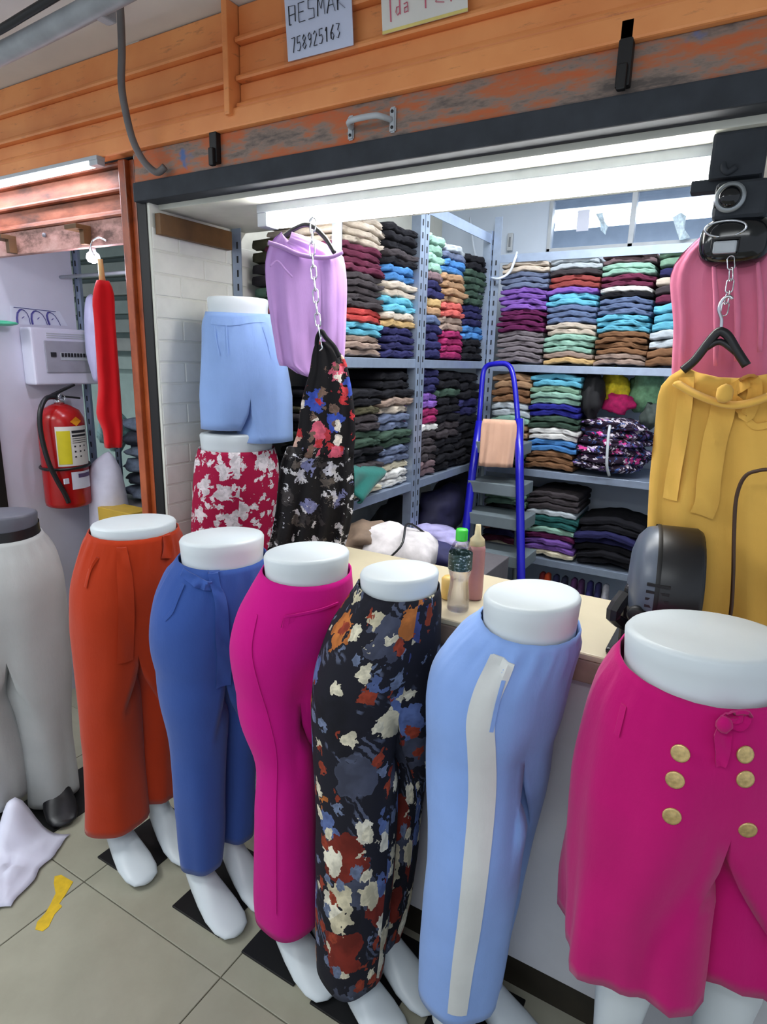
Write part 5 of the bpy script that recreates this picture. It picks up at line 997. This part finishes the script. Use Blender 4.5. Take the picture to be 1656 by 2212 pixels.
# ================================================================== MANNEQUINS AND TROUSERS
def resample(rows, step):
    R = np.array(rows, float)[::-1]; z = R[:, 0]; n = max(3, int(round((z[-1] - z[0]) / step)) + 1); zz = np.linspace(z[-1], z[0], n)
    out = [zz]
    for k in range(1, 5):
        c = np.interp(zz, z, R[:, k])
        for _ in range(2):
            p = np.concatenate([[2 * c[0] - c[1]], c, [2 * c[-1] - c[-2]]]); c = (p[:-2] + 2 * p[1:-1] + p[2:]) / 4
        out.append(c)
    return np.stack(out, 1)
def trousers(name, fit, mat, gather=.004, fold=.006, kf=3, seed=0, tilt=.012, N=56, M=11, flare=0.0, crease=0.0, gn=22, wrk=.004):
    A = Vector((fit['A'][0], fit['A'][1], 0)); h = math.radians(fit['head']); fw = Vector((math.cos(h), math.sin(h), 0)); lf = Vector((-fw.y, fw.x, 0))
    hips = resample(fit['hips'], .014); zt = hips[0][0]; zc = hips[-1][0]
    V = []; UV = []; F = []; hr = []
    def wr(P): return noise.noise(Vector((P.x * 9 + seed, P.y * 9, P.z * 5))) * wrk + noise.noise(Vector((P.x * 26 + seed, P.y * 26, P.z * 12))) * wrk * .45
    for (z, cl, cf, a, b) in hips:
        ring = []
        for i in range(N):
            th = 2 * PI * i / N; k = (zt - z) / max(.01, zt - zc)
            g = gather * math.sin(gn * th + 1.3 * math.sin(3 * th + seed)) * math.exp(-abs(zt - .035 - z) / .05) * (1 if zt - z > .02 else .25)
            s = 1 + (g + fold * .35 * k * math.sin(kf * 2 * th + seed)) / a
            bb = b * (1.0 + .06 * k if math.cos(th) < 0 else 1 - .04 * k)
            P = A + lf * (cl + a * s * math.sin(th)) + fw * (cf + bb * s * math.cos(th))
            P.z = z - tilt * (math.cos(th) + .25) * max(0, 1 - (zt - z) / .22)
            nrm = (lf * math.sin(th) + fw * math.cos(th)); P += nrm * wr(P)
            # dip between the legs, front and back
            c8 = max(0.0, math.cos(2 * th)) ** 6
            P -= fw * math.copysign(1, math.cos(th)) * c8 * k * k * b * .16
            ring.append(len(V)); V.append(P); UV.append((th * .13 + seed, z))
        hr.append(ring)
    for r0, r1 in zip(hr, hr[1:]):
        for i in range(N): F.append((r0[i], r0[(i + 1) % N], r1[(i + 1) % N], r1[i]))
    last = hr[-1]; f_, b_ = V[last[0]], V[last[N // 2]]; bridge = []
    for k in range(1, M + 1):
        t = k / (M + 1); P = b_.lerp(f_, t); P.z -= .012 * math.sin(PI * t); bridge.append(len(V)); V.append(P); UV.append((PI * .13 + t * .2 + seed, P.z))
    near_left = fit['nearside'] == 'L'
    legs = {('L' if near_left else 'R'): fit['near'], ('R' if near_left else 'L'): fit['far']}
    for sd, rows in legs.items():
        R = resample(rows, .022); hem = R[-1][0]
        if sd == 'L': loop0 = [last[i] for i in range(N // 2 + 1)] + bridge; ang = [PI * i / (N // 2) for i in range(N // 2 + 1)] + [PI + PI * k / (M + 1) for k in range(1, M + 1)]
        else: loop0 = [last[(N // 2 + i) % N] for i in range(N // 2 + 1)] + bridge[::-1]; ang = [PI + PI * i / (N // 2) for i in range(N // 2 + 1)] + [PI * k / (M + 1) for k in range(1, M + 1)]
        prev = loop0; n = len(loop0)
        for (z, cl, cf, a, b) in R:
            ring = []; k = (zc - z) / (zc - hem)
            for j, ph in enumerate(ang):
                s = 1 + (fold * (.3 + .7 * k) * math.sin(kf * ph + seed * 1.7 + 1.2 * k) + fold * .5 * k * math.sin((kf * 2 + 1) * ph + seed)) / a
                s *= 1 + crease * max(0, math.cos(ph)) ** 14
                P = A + lf * (cl + a * s * math.sin(ph)) + fw * (cf + b * s * math.cos(ph)); P.z = z
                P += (lf * math.sin(ph) + fw * math.cos(ph)) * wr(P)
                q = V[loop0[j]]; bl = min(1, (zc - z) / .26); bl = bl * bl * (3 - 2 * bl)
                if j > N // 2: bl = min(1, bl * 1.8)
                P = Vector((q.x + (P.x - q.x) * bl, q.y + (P.y - q.y) * bl, z)); ring.append(len(V)); V.append(P); UV.append((ph * .13 + seed, z))
            for j in range(n): F.append((prev[j], prev[(j + 1) % n], ring[(j + 1) % n], ring[j]))
            prev = ring
    o = mesh(name, V, F, mat, None, True, UV); L = o.data.uv_layers[0].data
    for p in o.data.polygons:
        us = [L[i].uv[0] for i in p.loop_indices]; mx_ = max(us)
        for i in p.loop_indices:
            if mx_ - L[i].uv[0] > PI * .13: L[i].uv[0] += 2 * PI * .13
    m = o.modifiers.new('thickness', 'SOLIDIFY'); m.thickness = .003; m.offset = -1
    return o
def mann(label, fit, ztop, plate, mat=M_white, feet=True, tiltf=.0, wsc=.975, foot_yaw=12, footmat=None, zs=.0):
    A = Vector((fit['A'][0], fit['A'][1], 0)); h = math.radians(fit['head']); fw = Vector((math.cos(h), math.sin(h), 0)); lf = Vector((-fw.y, fw.x, 0))
    root = thing('mannequin', label, 'mannequin', (A.x, A.y, 0 if feet else fit['hips'][-1][0]))
    H = fit['hips']; rows = [(ztop, H[0][1], H[0][2], H[0][3] * wsc * .90, H[0][4] * wsc * .90), (ztop - .002, H[0][1], H[0][2], H[0][3] * wsc * .965, H[0][4] * wsc * .965), (ztop - .008, H[0][1], H[0][2], H[0][3] * wsc, H[0][4] * wsc), (ztop - .03, H[0][1], H[0][2], H[0][3] * wsc * .985, H[0][4] * wsc * .985)]
    rows += [(r[0] - .03, r[1], r[2], r[3] * .93, r[4] * .93) for r in H[:3]]
    V = []; F = []; seg = 48
    for (z, cl, cf, a, b) in rows:
        for i in range(seg):
            th = 2 * PI * i / seg; P = A + lf * (cl + a * math.sin(th)) + fw * (cf + b * math.cos(th)); P.z = z - tiltf * math.cos(th); V.append(P)
    n = len(rows)
    F = [(i * seg + j, i * seg + (j + 1) % seg, (i + 1) * seg + (j + 1) % seg, (i + 1) * seg + j) for i in range(n - 1) for j in range(seg)] + [tuple(range(seg))[::-1], tuple((n - 1) * seg + j for j in range(seg))]
    keep(autosmooth(mesh('waist', V, F, mat, None, True), 50), root)
    if feet:
        for sd, rows in (('R', fit['near']), ('L', fit['far'])):
            R = np.array(rows)[::-1]
            def ctr(z): return A + lf * float(np.interp(z, R[:, 0], R[:, 1])) + fw * float(np.interp(z, R[:, 0], R[:, 2]))
            zb = R[0, 0]; base = ctr(zb); fy = Matrix.Rotation(math.radians(foot_yaw), 3, 'Z') @ fw; fs = Vector((-fy.y, fy.x, 0))
            # sections: centre offset forward, height, tilt of the section, half width, half thickness
            def lim(z, a): return min(a, .72 * float(np.interp(z, R[:, 0], R[:, 3])))
            S_ = ([(-.004, .60, 0, .060, .064), (-.01, .50, 0, .052, .056), (-.014, .40, 0, .050, .056)] if zb > .3 else []) + [(-.02, .30, 0, lim(.30, .042), lim(.30, .046)), (-.022, .22, 0, lim(.22, .036), lim(.22, .040)), (-.024, .14, 0, .030, .034), (-.024, .105, .1, .030, .037), (-.018, .080, .45, .033, .046), (.012, .060, .80, .038, .042), (.052, .042, 1.02, .045, .030), (.096, .027, 1.2, .050, .021), (.138, .018, 1.38, .047, .0155), (.166, .014, 1.5, .036, .011), (.178, .012, 1.55, .014, .005)]
            V = []; seg = 20
            for (f, z, tl, a, b) in S_:
                c = base + fy * f; c.z = z + .006
                if z > .15 and zb < .3: c2 = ctr(z); c = Vector((c2.x, c2.y, z + .006)) + fy * f
                ax = (fy * math.cos(tl) + Vector((0, 0, 1)) * math.sin(tl))
                for i in range(seg):
                    t = 2 * PI * i / seg; P = c + fs * a * math.cos(t) + ax * b * math.sin(t); P.z = max(P.z, .0062); V.append(P)
            n = len(S_)
            F = [(i * seg + j, i * seg + (j + 1) % seg, (i + 1) * seg + (j + 1) % seg, (i + 1) * seg + j) for i in range(n - 1) for j in range(seg)] + [tuple(range(seg))[::-1], tuple((n - 1) * seg + j for j in range(seg))]
            keep(mesh('foot', V, F, footmat or mat, None, True), root)
    if plate:
        keep(box('base_plate', (plate[0], plate[2], .0), (plate[1], plate[3], .006), M_blackmetal, bev=.0015), root)
    return root
def dress(name, label, key, mat, cat='trousers', zbase=0, **k):
    f = FIT[key]; t = thing(name, label, cat, (f['A'][0], f['A'][1], f['near'][-1][0]))
    keep(trousers('trouser_cloth', f, mat, **k), t); return t
def outn(key):
    f = FIT[key]; return Vector((-f['A'][0], -f['A'][1], 0)).normalized()   # towards the aisle

# 1 grey trousers at the far left
mann('dark mannequin in grey trousers at the left edge, black waistband showing', FIT['grey'], 1.025, (-1.95, -1.735, .92, 1.20), M_dkman, footmat=M_black)
gt = dress('grey_trousers', 'light grey loose trousers on the dark mannequin at the left edge', 'grey', cloth('grey_marl', (176, 178, 178)), seed=1, fold=.010, kf=2)
f = FIT['grey']; A = Vector((f['A'][0], f['A'][1], 0))
hh = f['hips'][0]; BANDZ = hh[0] + .012
o = thing('black_briefs', 'black elastic waistband with grey lettering above the grey trousers', 'underwear', (A.x, A.y, 1.0))
h_ = math.radians(f['head']); fw_ = Vector((math.cos(h_), math.sin(h_), 0)); lf_ = Vector((-fw_.y, fw_.x, 0))
def band(name, zc, half, sc, mat, tilt=.012):
    V = []; n = 48
    for dz in (-half, half):
        for i in range(n):
            t = 2 * PI * i / n; P = A + lf_ * (hh[1] + hh[3] * sc * math.sin(t)) + fw_ * (hh[2] + hh[4] * sc * math.cos(t)); P.z = zc + dz - tilt * math.cos(t); V.append(P)
    return mesh(name, V, [(i, (i + 1) % n, n + (i + 1) % n, n + i) for i in range(n)], mat, None, True)
kids(o, band('elastic_band', BANDZ, .016, .99, M_black))
# 2 rust orange
mann('white mannequin in rust orange trousers beside the orange post', FIT['orange'], 1.052, (-1.525, -1.345, .930, 1.198))
ot = dress('orange_trousers', 'rust orange wide-leg trousers with a hanging tie belt', 'orange', cloth('rust_viscose', (172, 50, 14)), seed=2, gather=.008, fold=.006, kf=2, tilt=.008)
mo = ot.children[0].data.materials[0]; nv = outn('orange')
ribbon('tie_belt', [(-1.3667,0.9848,1.0089), (-1.3559,0.9790,0.9553), (-1.3487,0.9743,0.8821), (-1.3495,0.9694,0.8032), (-1.3868,0.9838,0.6896)], [.012, .019, .020, .020], mo, ot, .004, nv)
ribbon('tie_belt', [(-1.3261,1.0978,1.0328), (-1.3201,1.0949,0.9948), (-1.3168,1.0850,0.9624)], [.010, .013], mo, ot, .004, nv)
ribbon('pocket_edge', [(-1.4111,0.9438,0.9807), (-1.4280,0.9293,0.9483), (-1.4341,0.9166,0.9032)], .0035, mo, ot, .005, nv)
# 3 blue
mann('white mannequin in denim blue tie-belt trousers', FIT['blue'], 1.066, (-1.195, -1.016, .930, 1.198))
bt_ = dress('blue_trousers', 'denim blue straight trousers with a knotted tie belt', 'blue', cloth('denim_blue_viscose', (52, 82, 152)), seed=3, gather=.006, fold=.004, kf=2)
mo = bt_.children[0].data.materials[0]; nv = outn('blue')
ribbon('tie_belt', [(-1.1107,0.9573,1.0000), (-1.0780,0.9586,0.9889), (-1.0557,0.9660,0.9777), (-1.0376,0.9795,0.9728)], [.010, .011, .010], mo, bt_, .005, nv)
ribbon('tie_belt', [(-1.0440,0.9915,1.0099), (-1.0314,0.9866,0.9740), (-1.0176,0.9889,0.9270), (-1.0144,0.9862,0.8441), (-1.0150,0.9899,0.7873), (-1.0443,1.0122,0.6999)], [.012, .011, .016, .017, .018], mo, bt_, .004, nv)
ribbon('belt_loop', [(-1.0441,0.9947,1.0161), (-1.0330,0.9839,0.9715)], .014, mo, bt_, .006, nv)
ribbon('pocket_edge', [(-1.0951,0.9461,0.9752), (-1.1007,0.9306,0.9431), (-1.1095,0.9181,0.9097), (-1.1274,0.9104,0.8887)], .0035, mo, bt_, .005, nv)
# 4 magenta
mann('white mannequin in plain magenta trousers', FIT['magenta'], 1.082, (-.936, -.765, .930, 1.198))
mt = dress('magenta_trousers', 'plain magenta bell-bottom trousers, smooth and fitted at the hip', 'magenta', cloth('magenta_stretch', (196, 14, 128), var=.02, sheen=.05), seed=4, gather=.0004, fold=.004, kf=2, wrk=.0015)
mo = mt.children[0].data.materials[0]; nv = outn('magenta')
ribbon('side_seam', [(-0.8423,0.9183,0.9681), (-0.8446,0.9010,0.8978), (-0.8354,0.9040,0.8275), (-0.8129,0.9206,0.7030), (-0.8124,0.9379,0.6223), (-0.8087,0.9275,0.4826), (-0.8047,0.9169,0.2093)], .0018, mo, mt, .005, nv)
ribbon('yoke_seam', [(-0.8372,0.9177,0.9657), (-0.7834,0.9397,0.9693), (-0.7360,0.9939,0.9755), (-0.7186,1.0446,0.9792)], .0016, mo, mt, .005, Vector((0, 0, 1)))
# 5 floral
mann('white mannequin in dark floral trousers', FIT['floral'], 1.080, (-.706, -.52, .918, 1.198))
ft = dress('floral_trousers', 'dark wide-leg trousers printed with rust, cream and blue flowers', 'floral', M_floral, seed=5, gather=.003, fold=.006, kf=2)
# 6 light blue with stripe
mann('white mannequin in pale blue side-stripe trousers', FIT['stripe'], 1.085, (-.45, -.265, .925, 1.198))
st_ = dress('striped_trousers', 'pale blue trousers with a broad white side stripe', 'stripe', cloth('pale_blue_viscose', (132, 164, 222)), seed=6, gather=.008, fold=.005, kf=2, gn=20)
mo = st_.children[0].data.materials[0]; nv = outn('stripe')
M_stripe = cloth('white_stripe_cloth', (206, 208, 206))
ribbon('side_stripe', [(-0.3100,0.9566,0.9993), (-0.3145,0.9465,0.9773), (-0.3251,0.9293,0.9334), (-0.3312,0.9248,0.8818), (-0.3223,0.9121,0.8166), (-0.3162,0.9137,0.7132), (-0.3169,0.9138,0.5915), (-0.3216,0.9148,0.4608), (-0.3298,0.9175,0.3421), (-0.3364,0.9213,0.2174)], [.022, .024, .025, .025, .024, .022, .019], M_stripe, st_, .005, nv)
ribbon('pocket_edge', [(-0.3025,0.9476,0.9652), (-0.3074,0.9362,0.9202), (-0.3127,0.9331,0.8675)], .0035, mo, st_, .006, nv)
# 7 magenta culottes with buttons
mann('large white mannequin in magenta buttoned culottes at the right edge', FIT['button'], 1.09, (-.13, .12, .80, 1.14), wsc=.975)
bc = dress('buttoned_culottes', 'magenta culottes with two rows of gold buttons and a bow', 'button', cloth('magenta_crepe', (182, 6, 104)), seed=7, gather=.005, fold=.014, kf=5, tilt=.022, wrk=.005)
mo = bc.children[0].data.materials[0]; nv = Vector((.12, -1, 0)).normalized()
for P in ((-0.0163,0.9090,0.9495), (-0.0178,0.9015,0.9100), (-0.0158,0.9042,0.8538), (0.0637,0.9376,0.9592), (0.0695,0.9316,0.9235), (0.0797,0.9887,0.8374)):
    o = lathe('button', [(.0, -.001), (.0125, -.001), (.0135, .0015), (.0125, .0035), (.010, .003), (.004, .0045), (0, .0048)], M_gold, seg=20, capb=False, capt=False)
    P, bn_ = lay_n([c_ for c_ in bc.children if c_.name.startswith('trouser_cloth')][0], Vector(P), nv); P = P + bn_ * .002; mb = Matrix.Translation(P) @ bn_.to_track_quat('Z', 'Y').to_matrix().to_4x4()
    o.parent = bc; o.matrix_parent_inverse = Matrix.Translation(bc.location).inverted(); o.matrix_basis = mb
ribbon('bow_tail', [(0.0338,0.9373,1.0036), (0.0331,0.9302,0.9872), (0.0360,0.9260,0.9659), (0.0362,0.9204,0.9437)], [.006, .012, .010, .006], mo, bc, .005, nv)
ribbon('bow_loop', [(0.0311,0.9369,1.0055), (0.0400,0.9436,1.0123), (0.0556,0.9536,1.0161), (0.0532,0.9471,1.0046), (0.0338,0.9373,1.0036)], [.008, .010, .008], mo, bc, .005, nv)
keep(lump('bow_knot', Vector((0.0311,0.9369,1.0055)) + nv * .006, (.011, .009, .014), mo, 2, .2, 2), bc)
ribbon('pocket_edge', [(-0.1039,0.9318,0.9853), (-0.1061,0.9264,0.9582), (-0.1077,0.9226,0.9389)], .004, mo, bc, .006, nv)
# 8, 9 shorts on the half mannequins inside the stall
mann('white half mannequin in pale blue shorts by the brick wall', FIT['shorts'], FIT['shorts']['hips'][0][0] + .045, None, feet=False)
ps_ = dress('pale_blue_shorts', 'pale blue drawstring shorts on the half mannequin by the brick wall', 'shorts', cloth('baby_blue_cotton', (138, 168, 220)), cat='shorts', seed=8, gather=.004, fold=.006, kf=2, tilt=.004)
mo = [c_ for c_ in ps_.children][0].data.materials[0]; nv = outn('shorts')
ribbon('waistband', [(-1.4614,1.4189,1.6085), (-1.4116,1.4312,1.6042), (-1.3831,1.4519,1.6063), (-1.3548,1.4927,1.6160), (-1.3407,1.5406,1.6192)], .011, mo, ps_, .004, nv)
ribbon('pocket_edge', [(-1.3360,1.5203,1.5944), (-1.3251,1.5288,1.5492), (-1.3153,1.5338,1.4996)], .0025, mo, ps_, .004, nv)
ribbon('pocket_edge', [(-1.4403,1.4187,1.5923), (-1.4325,1.4158,1.5470), (-1.4203,1.4154,1.5039)], .0025, mo, ps_, .004, nv)
ribbon('drawstring', [(-1.4063,1.4338,1.6031), (-1.4024,1.4308,1.5643), (-1.3971,1.4269,1.5093)], .0022, mo, ps_, .004, nv)
mann('white half mannequin in maroon flowered shorts below the pale blue pair', FIT['flower'], FIT['flower']['hips'][0][0] + .05, None, feet=False)
dress('flowered_shorts', 'maroon shorts with white flower print below the pale blue shorts', 'flower', M_maroon, cat='shorts', seed=9, gather=.003, fold=.004, kf=2, tilt=.004)
f = FIT['flower']; ax, ay = f['A']
pl_ = thing('display_stand', 'slim white display stand carrying the two half mannequins', 'display stand', (ax, ay, 0))
keep(lathe('pole', [(.014, .02), (.014, FIT['shorts']['hips'][-1][0])], M_white, seg=16, loc=(ax - .01, ay + .005, 0)), pl_)
keep(lathe('foot_disc', [(.13, 0), (.13, .008), (.02, .02)], M_white, seg=32, loc=(ax - .01, ay + .005, 0)), pl_)
# white plastic bag on the floor at the left edge
bg = thing('plastic_sheet_bag', 'crumpled white plastic bag on the tiles at the left edge', 'bag', (-1.6807,0.7780,0.0000))
NX_, NY_ = 18, 16; cs = [Vector((-1.9498,0.7832,0.0000)), Vector((-1.6773,0.9409,0.0000)), Vector((-1.5682,0.6939,0.0000)), Vector((-1.6888,0.5381,0.0000))]
V = []; F = []
for j in range(NY_ + 1):
    for i in range(NX_ + 1):
        u, v = i / NX_, j / NY_; P = (cs[0] * (1 - u) + cs[1] * u) * (1 - v) + (cs[3] * (1 - u) + cs[2] * u) * v
        e = min(u, 1 - u, v, 1 - v) * 4; e = min(1, e)
        pk1 = .14 * math.exp(-((u - .50) ** 2 / .03 + (v - .02) ** 2 / .06)); z = .006 + e * (.022 + .03 * abs(noise.noise(Vector((u * 4, v * 4, 1)))) + .012 * noise.noise(Vector((u * 11, v * 11, 3)))) + pk1
        V.append((P.x + .015 * noise.noise(Vector((u * 5, v * 5, 7))), P.y + .015 * noise.noise(Vector((u * 5, v * 5, 9))), max(z, .003)))
for j in range(NY_):
    for i in range(NX_): F.append((j * (NX_ + 1) + i, j * (NX_ + 1) + i + 1, (j + 1) * (NX_ + 1) + i + 1, (j + 1) * (NX_ + 1) + i))
o = mesh('bag_film', V, F, flat('white_bag_film', (222, 222, 240), .35, var=.02), None, True); o.modifiers.new('thickness', 'SOLIDIFY').thickness = .002; keep(o, bg)
